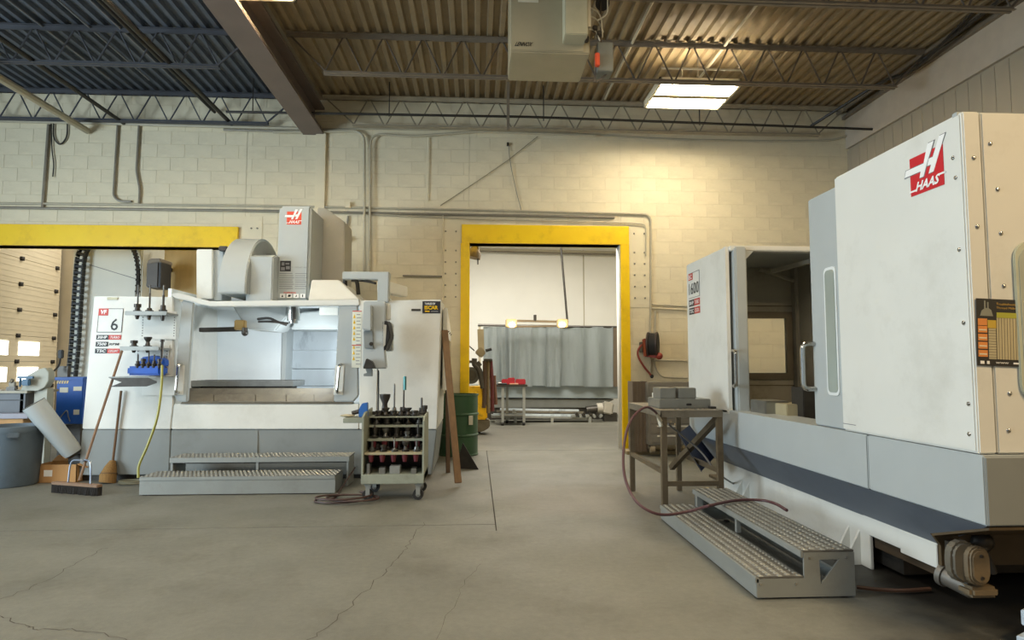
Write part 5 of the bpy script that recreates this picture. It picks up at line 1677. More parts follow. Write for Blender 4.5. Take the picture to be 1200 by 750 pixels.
part('post', MB().box(xl1 + .0, xl1 + .05, sy1 - .12, sy1 - .06, zl - .1, zu - .03), galv_side, stp)
part('brace_rail', MB().box(xu1 - .03, xu1, sy0 + .02, sy1 - .07, .03, .10), galv_side, stp)
for x, y in ((sx + .03, sy0 + .03), (xu1 - .06, sy0 + .03), (sx + .03, sy1 - .06), (xu1 - .06, sy1 - .12)):
    part('foot', MB().box(x, x + .04, y, y + .04, 0, .012), dark_rubber, stp)
for x, z in ((sx + .02, zl - .04), (xl1 - .05, zl - .04), (xl1 + .03, zu - .04), (xu1 - .05, zu - .04)):
    part('bolt', MB().cyl((x, ye, z), (x, ye - .006, z), .007, 6), chrome, stp)

# ================================================================== STEEL TABLE AND WHAT IS ON IT
ty0, ty1 = 5.5, 6.7
tx0 = at(777, 482, Y=ty0).x
tx1 = at(847, 484, Y=ty0).x
tz = at(775, 481, Y=ty0).z
tab_m = mat('table_steel', '#7d7566', .5, metal=.35, var=.12, scale=6, dirt='#4f4534', dscale=4, damount=.7)
leg_m = mat('table_leg_steel', '#6b5d48', .55, metal=.3, var=.12, scale=6, dirt='#3d3325', dscale=4, damount=.7)
tb = thing('welding_table', 'brown steel work table standing at the end of the step', 'table', ((tx0 + tx1) / 2, (ty0 + ty1) / 2, 0))
part('tabletop', MB().box(tx0 - .02, tx1, ty0, ty1, tz - .012, tz, .002), tab_m, tb)
part('apron', MB().box(tx0 - .02, tx1, ty0, ty0 + .006, tz - .06, tz - .012).box(tx0 - .02, tx0 - .014, ty0, ty1, tz - .06, tz - .012).box(tx0 - .02, tx1, ty1 - .006, ty1, tz - .06, tz - .012), tab_m, tb)
for x, y in ((tx0 - .02, ty0), (tx1 - .055, ty0), (tx0 - .02, ty1 - .055), (tx1 - .055, ty1 - .055)):
    part('leg', MB().box(x + .007, x + .055, y + .007, y + .055 - (.007 if y > ty0 else 0), 0, tz - .012), leg_m, tb)
rz = .38
part('rail', MB().box(tx0 - .01, tx0 + .02, ty0 + .05, ty1 - .05, rz - .02, rz + .02), leg_m, tb)
part('rail', MB().box(tx1 - .03, tx1, ty0 + .05, ty1 - .05, rz - .02, rz + .02), leg_m, tb)
part('rail', MB().box(tx0 + .03, tx1 - .05, ty0 + .01, ty0 + .04, .26, .30), leg_m, tb)
part('brace', MB().bar(at(787, 548, Y=6.55), at(841, 490, Y=5.6), .05, .05), leg_m, tb)
pa, pb2 = at(773, 479, Y=5.75), at(833, 479, Y=5.75)
plate = thing('steel_plate', 'thick machined steel plate with an oblong hole lying on the work table', 'plate', ((pa.x + pb2.x) / 2, 5.9, tz))
blk_m = mat('bright_steel', '#8f8f88', .4, metal=.6, var=.08, scale=8)
part('body', MB().box(pa.x, pb2.x, 5.75, 6.15, tz, tz + .085, .006), blk_m, plate)
part('hole', MB().prism(capsule(0, 0, .02, .05, 0), capsule(0, 0, .02, .05, .004)), hole_m, plate)
h_ = plate.children[-1]
h_.location = Vector((pa.x + .27, 5.746, tz + .035)) - plate.location
for v in h_.data.vertices:
    v.co = v.co + plate.location
    v.co = Vector((v.co.z, v.co.y, v.co.x))
for k, (xa, xb, lab) in enumerate(((774, 792, 'machined steel block on the plate, the one by the hose'), (795.5, 816, 'machined steel block on the plate, the one by the white machine'))):
    a, b = at(xa, 468, Y=5.8), at(xb, 468, Y=5.8)
    solo('steel_block', MB().box(a.x, b.x, 5.8, 6.05, tz + .085, tz + .085 + .098, .006), blk_m, lab, 'block', 'blocks on the work table')
p = at(770, 470, Y=6.2)
solo('paper_cup', MB().lathe((p.x, 6.25, tz), [(.03, 0), (.035, .12), (.03, .12), (.026, .01)], 14), mat('white_plastic', '#dcdcd4', .5), 'small white cup at the corner of the work table', 'cup')
p = at(836, 479, Y=5.7)
solo('steel_shim', MB().box(p.x - .03, p.x + .02, 5.68, 5.78, tz, tz + .02, .002), dark_steel, 'small dark metal bit beside the steel plate', 'block')
for k in range(6):
    x, y = tx0 + .12 + .06 * k, ty0 + .05 + .05 * (k * 7 % 3)
    solo('metal_chip', MB().box(x, x + .02, y, y + .02, tz, tz + .008, .001), chrome, ('first', 'second', 'third', 'fourth', 'fifth', 'sixth')[k] + ' loose bright chip along the front of the work table, from the hose', 'chip', 'loose chips on the work table')
# blue trough leaning under the table
navy = mat('navy_sheet', '#27324f', .45, var=.08)
tr = thing('sheet_trough', 'navy sheet metal trough propped between table and machining centre', 'trough', at(826, 552, Y=6.4))
A_, B_, C_, D_ = at(795, 508, Y=6.5), at(808, 498, Y=6.7), at(837, 536, Y=6.35), at(822, 552, Y=6.2)
part('side', MB().slab([A_, B_, C_, D_], (0, .01, -.008)), navy, tr, False)
E_, F_ = at(808, 530, Y=6.0), at(822, 553, Y=6.05)
part('side', MB().slab([A_, D_, F_, E_], (.006, .0, -.006)), mat('trough_grey', '#6d7079', .5), tr, False)
# hose looping off the table onto the steps
hs = [at(772, 488, Y=5.55), at(766, 481, Y=5.4), at(757, 477, Y=5.3), at(745, 485, Y=5.25), at(736, 500, Y=5.2), at(731, 525, Y=5.15), at(731, 552, Y=5.05), at(737, 573, Y=4.95), at(748, 590, Y=4.85), at(766, 601, Y=4.8)]
za_ = zl + .02
hs += [at(785, 603, Z=za_ + .03), at(812, 598, Z=zl + .08), at(830, 593, Z=zu + .02), at(862, 586.5, Z=zu + .02), at(890, 586, Z=zu + .02), at(908, 590, Z=zu + .02), at(922, 598, Z=zu + .018)]
solo('air_hose', MB().tube(hs, .011, 8, smooth=6), mat('maroon_hose', '#573638', .45, var=.06), 'maroon hose looping off the work table and over the long step', 'hose')
solo('spray_nozzle', MB().bar(at(772, 489, Y=5.5), at(775, 500, Y=5.48), .03, .03, bev=.004).cyl(at(768, 483, Y=5.48), at(775, 494, Y=5.48), .014, 8), mat('nozzle_grey', '#a49a86', .4, metal=.5), 'pale metal hose nozzle hooked on the work table leg', 'nozzle')
solo('air_hose', MB().tube([at(783, 497, Y=5.7), at(805, 515, Y=5.9), at(822, 530, Y=5.9), at(842, 555, Y=5.75), at(868, 572, Z=.03)], .009, 6, smooth=6), mat('grey_hose', '#76706a', .5), 'thin grey hose running down under the work table', 'hose')
solo('air_hose', MB().tube([at(1004, 688, Z=.02), at(1030, 691, Z=.02), at(1060, 692, Z=.02), at(1090, 690, Z=.02)], .012, 6, smooth=5), mat('brown_hose', '#5d4335', .5), 'brown hose lying on the oily floor past the step end', 'hose')
gp = at(850, 566, Z=0)
solo('pallet_board', MB().box(gp.x - .04, gp.x + .2, gp.y - .0, gp.y + .4, 0, .03, .004), mat('oily_wood', '#4f4128', .7, var=.1), 'oily yellow brown board on the floor beside the table leg', 'board')
# stacked grey bars at the bottom corner
for k, (x, y, dx) in enumerate(((1197, 735, 0), (1203, 727, .05))):
    p = at(x, y, Z=.1)
    solo('aluminium_bar', MB().obox((p.x + .08, p.y, .045 + .085 * k), (.28, .07, .07), Matrix.Rotation(.5, 3, 'Z'), .004), mat('aluminium', '#c3ccd4', .4, metal=.4), ('pale aluminium bar end lying on the floor at the bottom corner', 'pale aluminium bar end on top of the lower one at the bottom corner')[k], 'bar')

# ================================================================== BY THE WALL PAST THE TABLE
brown = mat('brown_steel', '#6a5c4c', .6, var=.08, scale=5)
ya = 9.25
a, b = at(742, 500, Y=ya), at(759, 500, Y=ya)
ztop = at(742, 447, Y=ya).z
chn = thing('steel_channel', 'tall brown steel channel standing on the floor board beside the doorway', 'steel stock', ((a.x + b.x) / 2, ya, .05))
part('face', MB().box(a.x, b.x, ya, ya + .02, .05, ztop), brown, chn)
for k in range(4):
    x = a.x + (b.x - a.x) * (k + .3) / 4
    part('rib', MB().box(x, x + .012, ya - .012, ya, .05, ztop), brown, chn)
part('side', MB().box(b.x - .02, b.x, ya + .02, ya + .3, .05, ztop).box(a.x, a.x + .02, ya + .02, ya + .3, .05, ztop), brown, chn)
c0, c1 = at(760, 500, Y=9.1).x, at(822, 500, Y=9.1).x
cabm = mat('tool_chest_grey', '#7d776b', .5, var=.06)
tc_ = thing('tool_chest', 'grey rolling tool chest behind the work table', 'cabinet', ((c0 + c1) / 2, 9.3, .05))
part('body', MB().box(c0, c1, 9.1, 9.55, .16, ztop - .01, .008), cabm, tc_)
for k in range(6):
    z = .20 + k * .135
    dd = part('drawer', MB().box(c0 + .03, c1 - .03, 9.085, 9.1, z, z + .12, .003), cabm, tc_)
    part('handle', MB().box(c0 + .12, c1 - .08, 9.07, 9.085, z + .085, z + .105, .003), mat('drawer_pull', '#d4d0c4', .4), dd)
for x in (c0 + .06, c1 - .06):
    part('wheel', MB().cyl((x - .03, 9.14, .107), (x + .03, 9.14, .107), .056, 16), mat('caster_tan', '#9d8f77', .5), tc_)
    part('caster_fork', MB().box(x - .04, x + .04, 9.11, 9.2, .14, .17), dark_steel, tc_)
solo('floor_board', MB().box(at(735, 533, Z=0).x, at(815, 533, Z=0).x, at(735, 533, Z=0).y, 9.62, 0, .05, .004), mat('board_tan', '#8a7a58', .75, var=.1), 'flat tan board on the floor under the chest and the channel', 'board')
# hose reel on the wall
rc = at(758, 405, Y=9.62)
rl = thing('hose_reel', 'red and black hose reel mounted on the block wall by the doorway', 'hose reel', (rc.x, 9.7, rc.z - .2))
part('spool', MB().cyl((rc.x + .02, 9.62, rc.z + .02), (rc.x + .16, 9.56, rc.z + .02), .17, 24), dark_rubber, rl)
for x in (0.02, .14):
    part('flange', MB().cyl((rc.x + x - .01, 9.62 - x * .4, rc.z + .02), (rc.x + x + .012, 9.61 - x * .4, rc.z + .02), .185, 24), mat('reel_black', '#3a2e2a', .45), rl)
part('arm', MB().bar((rc.x - .02, 9.64, rc.z + .1), (rc.x - .01, 9.60, rc.z - .16), .06, .08).bar((rc.x - .02, 9.62, rc.z - .14), (rc.x + .17, 9.55, rc.z - .17), .06, .06), mat('reel_red', '#8c3527', .45), rl)
part('outlet', MB().sphere((rc.x + .16, 9.52, rc.z - .16), .055, seg=10), mat('reel_red', '#8c3527', .45), rl)
part('wall_bracket', MB().box(rc.x - .06, rc.x + .12, 9.66, WALL_Y, rc.z - .10, rc.z + .06, .006), dark_steel, rl)
part('hose', MB().tube([at(752, 404, Y=9.6), at(748, 410, Y=9.58), at(748, 418, Y=9.6), at(755, 430, Y=9.6), at(764, 441, Y=9.6)], .016, 8, smooth=5), mat('reel_hose', '#8a3a30', .5), rl)
part('stopper', MB().sphere(at(764, 441, Y=9.6), .03, seg=8), black, rl)
# ================================================================== ANNEX SEEN THROUGH THE DOORWAY
CYA = 15.3
def ap(x, y, Y=CYA):
    return at(x, y, Y=Y)


cm = thing('curtained_machine', 'big grey machine with hanging grey curtain in the room beyond the doorway', 'machine', (ap(644, 490).x, CYA + .5, 0))
part('base_panel', MB().slab([ap(548, 451), ap(727, 453), ap(727, 467), ap(548, 466)], (0, .6, 0), .01), mat('base_blue_grey', '#8b9598', .4, var=.03), cm)
part('underframe', MB().slab([ap(548, 467, CYA + .05), ap(720, 468, CYA + .05), ap(700, 478, CYA + .05), ap(560, 478, CYA + .05)], (0, .5, 0), .01), mat('underframe_grey', '#6d6f6a', .5), cm)
part('base_box', MB().slab([ap(560, 478, CYA + .08), ap(712, 478, CYA + .08), ap(712, 491.5, CYA + .08), ap(560, 491.5, CYA + .08)], (0, .4, 0)), dark_steel, cm)
cu_m = mat('curtain_grey', '#a1a9aa', .55, var=.05, scale=2, stretch=(3, 3, .4), dirt='#7f8a80', dscale=3, damount=.5)
edges = [567, 583, 593, 609, 622, 641, 657, 685, 717]
for k, (xa, xb) in enumerate(zip(edges, edges[1:])):
    bm = bmesh.new()
    yo = CYA - .13 - .03 * (k % 2)
    n = 10
    cols = []
    for i in range(n + 1):
        t = i / n
        x = xa - .8 + (xb - xa + 2.2) * t
        f = .035 * math.sin(t * math.pi * (2 + k % 3)) + .02 * math.sin(t * 9 + k)
        col = []
        for j in range(7):
            s = j / 6
            yv = 383 + (452.5 + (.8 if k % 2 else -.4) - 383) * s
            sway = (1.1 * math.sin(k * 2.1) * s * s) if k not in (6, 7) else 0
            col.append(bm.verts.new(at(x + sway, yv, Y=yo + f * (.5 + .7 * s))))
        cols.append(col)
    for a_, b_ in zip(cols, cols[1:]):
        for j in range(6):
            bm.faces.new((a_[j], a_[j + 1], b_[j + 1], b_[j]))
    bmesh.ops.solidify(bm, geom=bm.faces[:], thickness=.006)
    w = MB()
    w.bm.free()
    w.bm = bm
    part('curtain_panel', w, cu_m, cm)
part('curtain_rod', MB().cyl(ap(560, 381, CYA - .13), ap(727, 383.5, CYA - .13), .028, 8), dark_steel, cm)
part('post', MB().bar(ap(562, 381, CYA - .1), ap(562, 452, CYA - .1), .06, .06, up=(0, 1, 0)), mat('post_beige', '#a59d88', .5), cm)
part('post', MB().bar(ap(720.5, 384, CYA - .12), ap(721, 453, CYA - .12), .09, .06, up=(0, 1, 0)), mat('post_brown', '#5d5040', .6), cm)
part('post', MB().bar(ap(726, 384), ap(726, 490), .05, .05, up=(0, 1, 0)), white_wall, cm)
lm = mat('lamp_lit', '#ffffff', .3, emit='#ffe0ae', estr=14)
wl = thing('work_light_bar', 'work light bar with two glowing lamps above the grey curtain', 'lamp', ap(630, 380, CYA - .6))
part('bar', MB().bar(ap(606, 376, 14.7), ap(652, 377, 14.7), .05, .05).bar(ap(600, 383, 14.75), ap(660, 382, 14.75), .05, .04), mat('lamp_bar_brown', '#6d5d45', .5), wl)
for x in (599, 659):
    h_ = part('housing', MB().obox(ap(x, 379, 14.7), (.26, .12, .2), None, .02), mat('lamp_tan', '#b59f74', .5), wl)
    part('bulb', MB().sphere(ap(x + (1 if x < 620 else 0), 380.5, 14.6), .075, (1, .5, .8), 12), lm, h_)
part('hanger_pole', MB().tube([ap(665, 378, 14.7), ap(657.5, 291, 14.7), (ap(657, 285, 14.7).x, 14.7, 5.32)], .025, 8), black_pipe, wl)
part('spigot', MB().cyl(ap(627, 376, 14.7), ap(627, 369, 14.7), .035, 8), black_pipe, wl)
pipe('pipe along the top of the far white wall beyond the doorway', [ap(545, 292, 16.9), ap(735, 296.5, 16.9)], .04, conduit_m, 'pipe', 'pipe')
pipe('darker pipe just under the far wall pipe beyond the doorway', [ap(545, 294, 16.85), ap(735, 299, 16.85)], .025, galv_pipe, 'pipe', 'pipe')
# low dolly with long stock under the curtain machine
dl = thing('stock_dolly', 'long low steel dolly under the curtained machine', 'dolly', ap(645, 491, 14.6))
part('deck', MB().slab([ap(576, 487, 14.6), ap(694, 489, 14.6), ap(694, 491, 14.6), ap(576, 489.5, 14.6)], (0, .5, 0)), galv, dl)
for x in (604, 647, 691):
    part('leg', MB().bar(ap(x, 488, 14.6), ap(x, 495.5, 14.6), .06, .06, up=(0, 1, 0)), galv_side, dl)
for k, (y, m_) in enumerate(((485.5, stain_steel), (482, grime), (479.5, stain_steel))):
    solo('steel_bar', MB().bar(ap(578 + 4 * k, y, 14.7 + .1 * k), ap(690 - 6 * k, y + 1.5, 14.7 + .1 * k), .08, .045), m_, ('lowest long steel bar on the dolly', 'dirty long steel bar in the middle of the dolly stack', 'topmost long steel bar on the dolly')[k], 'bar')
for k in range(9):
    x = 672 + 4 * k
    solo('scrap_piece', MB().obox(ap(x, 487.5 - (k % 2) * 2, 14.6), (.09, .1, .06), Matrix.Rotation(k * .7, 3, 'Y'), .01), dark_steel if k % 2 else galv, ('first', 'second', 'third', 'fourth', 'fifth', 'sixth', 'seventh', 'eighth', 'ninth')[k] + ' metal offcut heaped on the dolly end, counted from the curtain middle', 'scrap', 'offcuts on the dolly end')
mcp = ap(712, 481, 14.9)
col_grey = mat('motor_pale', '#a5a094', .5)
mo = thing('electric_motor', 'white and brown motor lying below the curtain end', 'motor', (mcp.x, 14.9, .0))
part('body', MB().obox((mcp.x, 14.9, mcp.z + .06), (.22, .3, .28), Matrix.Rotation(.2, 3, 'Y'), .03), col_grey, mo)
part('cap', MB().cyl((mcp.x - .25, 14.9, mcp.z + .04), (mcp.x - .12, 14.9, mcp.z + .05), .13, 14), col_grey, mo)
part('shaft', MB().cyl((mcp.x - .5, 14.9, mcp.z), (mcp.x - .25, 14.9, mcp.z + .03), .1, 10), dark_steel, mo)
part('foot', MB().box(mcp.x - .1, mcp.x + .2, 14.8, 15.0, 0, mcp.z - .05), dark_steel, mo)
# small wheeled table with red parts
yt = 13.9
tt = thing('trolley_table', 'small grey trolley table in front of the curtain', 'table', (at(598, 498, Y=yt).x, yt + .25, 0))
a, b = at(578, 451, Y=yt), at(618, 451, Y=yt)
part('tabletop', MB().box(a.x, b.x, yt, yt + .6, a.z - .04, a.z), dark_steel, tt)
for x, y in ((a.x + .18, yt + .02), (b.x - .1, yt + .02), (a.x + .3, yt + .52), (b.x - .06, yt + .52)):
    lg = part('leg', MB().box(x, x + .055, y, y + .055, .07, a.z - .04), galv_side, tt)
    part('wheel', MB().cyl((x, y + .03, .04), (x + .05, y + .03, .04), .04, 12), dark_rubber, lg)
part('shelf', MB().box(a.x + .15, b.x - .05, yt + .03, yt + .55, .20, .23), steel, tt)
redp = mat('red_plastic', '#94202b', .4, var=.08)
for k, (x, y, w, h, m_, lab) in enumerate(((592, 446, .16, .12, redp, 'red case standing upright on the trolley table'), (599, 447, .16, .15, redp, 'taller red case in the middle of the trolley table'), (610, 448.5, .22, .12, redp, 'wide red case at the table corner'), (602, 451, .22, .03, mat('salmon', '#d9a58a', .6), 'flat salmon pad in front of the red cases'), (587, 450, .14, .05, white_wall, 'white pack on the trolley table beside the red cases'))):
    p = at(x, y, Y=yt + .15)
    solo('tool_case' if m_ is redp else 'pad', MB().box(p.x - w / 2, p.x + w / 2, yt + .05 + .04 * (k % 3), yt + .22, a.z, a.z + h, .015), m_, lab, 'case' if m_ is redp else 'pad')
p = at(583, 450, Y=yt + .1)
solo('marker_pen', MB().cyl((p.x, yt + .06, a.z + .02), (p.x + .2, yt + .04, a.z + .02), .02, 8), black, 'black pen shaped tool at the edge of the trolley table', 'tool')
for k, (x, y) in enumerate(((584, 494), (594, 488), (603, 484))):
    solo('scrap_piece', MB().obox(at(x, y, Y=yt + .3 + .05 * k), (.16, .12, .08), Matrix.Rotation(k * .6, 3, 'Y'), .02), galv, ('nearest', 'middle', 'farthest')[k] + ' bright offcut below the trolley table' if 0 else ('lowest bright offcut below the trolley table', 'middle bright offcut below the trolley table', 'highest bright offcut below the trolley table')[k], 'scrap', 'offcuts below the trolley table')

# yellow stacker truck behind the jamb
ys = 12.1
sk = thing('pallet_stacker', 'yellow battery stacker truck half hidden by the doorway jamb', 'stacker', (at(556, 508, Y=ys).x, ys + .4, 0))
sy = mat('stacker_yellow', '#e8b800', .45, var=.08, scale=6, dirt='#5a4a1f', dscale=9, damount=.8)
part('body', MB().slab([at(541, 453, Y=ys), at(565, 453, Y=ys), at(566, 460, Y=ys), at(571, 480, Y=ys), at(571, 492, Y=ys), at(541, 492, Y=ys)], (0, .5, 0), .03), sy, sk)
part('skirt', MB().slab([at(543, 492, Y=ys + .02), at(574, 492, Y=ys + .02), at(574, 501, Y=ys + .02), at(566, 506, Y=ys + .02), at(543, 507.5, Y=ys + .02)], (0, .45, 0), .02), grime, sk)
part('wheel', MB().cyl((at(560, 500, Y=ys).x - .05, ys + .25, .09), (at(560, 500, Y=ys).x + .05, ys + .25, .09), .09, 14), dark_rubber, sk)
part('drum_motor', MB().cyl(at(552, 440, Y=ys), at(552, 440, Y=ys + .3), .16, 20), mat('motor_grey', '#4d4d4a', .5, var=.1), sk)
part('motor_cap', MB().cyl(at(552, 440, Y=ys - .02), at(552, 440, Y=ys), .10, 16), dark_steel, sk)
part('grab_bar', MB().bar(at(543, 424, Y=ys), at(559, 424, Y=ys), .08, .05), dark_steel, sk)
tl = part('tiller', MB().bar(at(563, 425, Y=ys), at(557, 430, Y=ys), .08, .1).tube([at(556, 420, Y=ys), at(556, 427, Y=ys), at(562, 434, Y=ys), at(566, 455, Y=ys)], .05, 8, smooth=3), dark_steel, sk)
part('tiller_head', MB().slab([at(556, 413, Y=ys), at(563, 406, Y=ys), at(570, 413, Y=ys), at(564, 420, Y=ys)], (0, .16, 0), .02), mat('tiller_beige', '#8d8168', .5), tl)
part('tiller_grip', MB().cyl(at(569, 411, Y=ys), at(576, 409, Y=ys), .03, 8), black, tl)
part('cable', MB().tube([at(546, 402, Y=ys), at(556, 411, Y=ys)], .012, 5), black_pipe, sk)
mst = part('mast', MB().bar(at(564, 412, Y=ys + .2), at(563, 386, Y=ys + .2), .12, .1, up=(0, 1, 0)), mat('mast_beige', '#a3987f', .5, var=.1), sk)
for k, (xa, xb, yb, c_) in enumerate(((568, 567, 478, '#4b3a2c'), (572, 572, 484, '#6e5f45'), (575, 577, 482, '#5d2a2c'), (579, 581, 474, '#6a4a3a'))):
    a = at(xa, 423 if k < 3 else 440, Y=ys + .05 * k)
    solo('hanging_strap', MB().tube([a, at((xa + xb) / 2 + .6 * (-1) ** k, 450, Y=ys + .05 * k), at(xb, yb, Y=ys + .05 * k)], .04, 7, smooth=4), mat('strap_%d' % k, c_, .8, var=.15, scale=20), ('dark brown', 'tan', 'deep red', 'rust brown')[k] + ' cloth strap hanging on the stacker truck', 'strap')
part('strap_hook', MB().obox(at(572, 422, Y=ys + .05), (.16, .2, .05), None, .01), dark_steel, sk)
# horn shaped thing under the lintel
hp = at(556, 296, Y=10.25)
hn = thing('horn_speaker', 'tan horn shaped fitting hanging under the doorway lintel', 'fitting', hp)
part('horn', MB().loft([(at(553, 302, Y=10.3), .14), (at(555, 297, Y=10.3), .13), (at(557, 290, Y=10.3), .06), (at(557, 286, Y=10.3), .05)], 12), mat('horn_tan', '#857762', .6, var=.2, scale=8), hn)
part('mount', MB().bar(at(549, 287, Y=10.25), at(562, 287, Y=10.25), .05, .04).bar(at(560, 287, Y=10.25), at(560, 310, Y=10.25), .02, .02, up=(0, 1, 0)), dark_steel, hn)

# ================================================================== BEYOND THE YELLOW BEAM
ym = 10.7
col_m = mat('far_machine_cream', '#dcdcd0', .45, var=.02)
fm = thing('tall_cabinet', 'tall off-white machine cabinet seen under the yellow beam', 'machine', (at(126, 450, Y=ym).x, ym + .4, 0))
a, b = at(90, 300, Y=ym), at(167, 300, Y=ym)
part('body', MB().box(a.x, b.x, ym, ym + .9, 0, 3.6, .02), col_m, fm)
part('side_strip', MB().box(at(85, 300, Y=ym).x, a.x - .005, ym + .02, ym + .3, 0, 3.6, .006), mat('strip_beige', '#c4bda6', .5), fm)
part('seam', MB().bar(at(104, 310, Y=ym), at(160, 327, Y=ym), .006, .01), ink_grey, fm)
part('bolt', MB().sphere(at(90, 424, Y=ym), .02, (1, .4, 1), 8).sphere(at(90, 432, Y=ym), .02, (1, .4, 1), 8), dark_steel, fm)
# cable carrier of single links
cc = thing('cable_carrier', 'black chain link cable carrier climbing up the tall cabinet', 'cable carrier', at(82, 440, Y=ym - .1))
path = catmull([at(84, 441, Y=ym - .12), at(88, 400, Y=ym - .12), at(91, 350, Y=ym - .12), at(94, 310, Y=ym - .12), at(97, 296, Y=ym - .1), at(103, 286, Y=ym - .05), at(112, 279, Y=ym - .05)], 12)
dist = [0]
for p, q in zip(path, path[1:]):
    dist.append(dist[-1] + (q - p).length)
nl = int(dist[-1] / .098)
for k in range(nl):
    s = dist[-1] * (k + .5) / nl
    i = next(j for j in range(len(dist) - 1) if dist[j + 1] >= s)
    t = (s - dist[i]) / (dist[i + 1] - dist[i])
    p = path[i].lerp(path[i + 1], t)
    d_ = (path[i + 1] - path[i]).normalized()
    xx = d_.cross(Vector((0, 1, 0))).normalized()
    M = Matrix((xx, d_, xx.cross(d_))).transposed()
    mb = MB()
    for o_ in (-.065, .05):
        mb.obox(p + xx * (o_ + .0075), (.02, .094, .09), M)
    mb.obox(p, (.12, .035, .08), M)
    part('link', mb, black, cc, False)
ch = [at(161, 345, Y=ym - .1), at(162, 325, Y=ym - .1), at(161, 308, Y=ym - .1), at(158, 296, Y=ym - .1), at(153, 287, Y=ym - .1), at(146, 281, Y=ym - .1)]
cf = catmull(ch, 6)
hz = thing('corrugated_conduit', 'black ribbed conduit curving down behind the tool shelf', 'conduit', ch[0])
part('tube', MB().tube(cf, .03, 8), black, hz)
for k in range(1, len(cf) - 1, 2):
    d_ = (cf[k + 1] - cf[k]).normalized()
    part('rib', MB().cyl(cf[k] - d_ * .012, cf[k] + d_ * .012, .042, 8), black_pipe, hz, False)
part('feed_pipe', MB().cyl((at(160, 350, Y=ym - .1).x, ym - .1, 0), at(161, 334, Y=ym - .1), .028, 8), galv_pipe, hz)
pl_ = at(210, 320, Y=11.0)
pw = thing('plywood_sheet', 'tan plywood sheet upright behind the mill', 'board', (pl_.x, 11.0, 0))
part('sheet', MB().box(at(192, 320, Y=11.0).x, at(233, 320, Y=11.0).x, 11.0, 11.03, 0, at(200, 293, Y=11.0).z), mat('plywood', '#c8ac76', .65, var=.06, scale=4, stretch=(4, 1, .6)), pw)
part('sheet', MB().box(at(169.5, 320, Y=11.6).x, at(193, 320, Y=11.1).x, 11.62, 11.65, 0, at(180, 330, Y=11.6).z), mat('plywood', '#c8ac76'), pw)
part('edge_strip', MB().box(at(169.5, 320, Y=11.7).x, at(193, 320, Y=11.7).x, 11.7, 11.75, 0, 3.3), mat('frame_tan', '#8c7d62', .6), pw)
mq = thing('boxed_motor', 'dark grey boxed motor above the upper tool shelf', 'motor', at(180, 337, Y=10.4))
a, b = at(170.5, 337, Y=10.4), at(189, 303, Y=10.4)
part('box', MB().box(a.x, b.x - .03, 10.4, 10.75, a.z, b.z - .05, .02), mat('motor_box', '#58534d', .5, var=.06), mq)
part('hood', MB().prism([(a.x + .02, 10.38, b.z - .09), (b.x, 10.38, b.z - .06), (b.x, 10.38, b.z), (a.x + .07, 10.38, b.z), (a.x + .02, 10.38, b.z - .04)], [(a.x + .02, 10.78, b.z - .09), (b.x, 10.78, b.z - .06), (b.x, 10.78, b.z), (a.x + .07, 10.78, b.z), (a.x + .02, 10.78, b.z - .04)], .01), mat('hood_taupe', '#7d7263', .5), mq)
part('side_plate', MB().box(b.x - .03, b.x, 10.4, 10.75, a.z, b.z - .06), black, mq)
part('wall_arm', MB().bar((a.x + .1, 10.7, b.z - .1), (a.x + .1, 11.7, b.z - .1), .06, .06), dark_steel, mq)
# blue hopper on a dark stand
yb_ = 9.3
a, b = at(64, 497, Y=yb_), at(98, 443, Y=yb_)
bh = thing('blue_hopper', 'blue steel box with paper labels between the bin and the mill', 'box', ((a.x + b.x) / 2, yb_ + .25, 0))
part('box', MB().box(a.x, b.x, yb_, yb_ + .5, a.z, b.z, .01), mat('hopper_blue', '#1f56a8', .45, var=.06), bh)
part('rim', MB().box(a.x - .03, b.x + .01, yb_ - .02, yb_ + .5, b.z - .03, b.z + .012, .006), mat('hopper_blue', '#1f56a8'), bh)
for x0_, x1_, y0_, y1_ in ((70, 80, 454, 460), (86, 96, 453, 458), (86, 93, 480, 486)):
    p, q = at(x0_, y1_, Y=yb_ - .003), at(x1_, y0_, Y=yb_ - .003)
    part('label', MB().box(p.x, q.x, yb_ - .006, yb_ - .001, p.z, q.z), MATS['paper_label'], bh, False)
mbh = MB()
for k in range(5):
    p, q = at(66 + 2.9 * k, 449.5, Y=yb_ - .003), at(68 + 2.9 * k, 446, Y=yb_ - .003)
    mbh.slab([(p.x, yb_ - .001, p.z), (q.x - .0, yb_ - .001, p.z), (q.x + .012, yb_ - .001, q.z), (p.x + .012, yb_ - .001, q.z)], (0, -.004, 0))
part('hazard_stripes', mbh, mat('hazard_tan', '#d9c08a', .5), bh, False)
part('wire', MB().tube([at(70, 490, Y=yb_ - .02), at(78, 481, Y=yb_ - .02), at(80, 488, Y=yb_ - .02), at(82, 494, Y=yb_ - .02)], .008, 5, smooth=4), galv, bh)
for x in (a.x + .03, b.x - .08):
    for y in (yb_ + .03, yb_ + .42):
        part('leg', MB().box(x, x + .05, y, y + .05, 0, a.z), dark_steel, bh)
part('storage_box', MB().box(a.x - .02, b.x - .1, yb_ + .1, yb_ + .45, .12, a.z - .02), dark_steel, bh)
lp = at(71, 415, Y=9.4)
ls = thing('pendant_switch', 'dark hand switch on a stalk above the blue box', 'switch', at(72, 443, Y=9.4))
part('switch', MB().box(lp.x - .025, lp.x + .035, 9.37, 9.43, at(71, 420, Y=9.4).z, at(71, 410, Y=9.4).z, .01), black, ls)
part('cord', MB().tube([at(71, 419, Y=9.4), at(69, 428, Y=9.4), at(62, 436, Y=9.3), at(54, 441, Y=8.8)], .012, 6, smooth=4), black_pipe, ls)
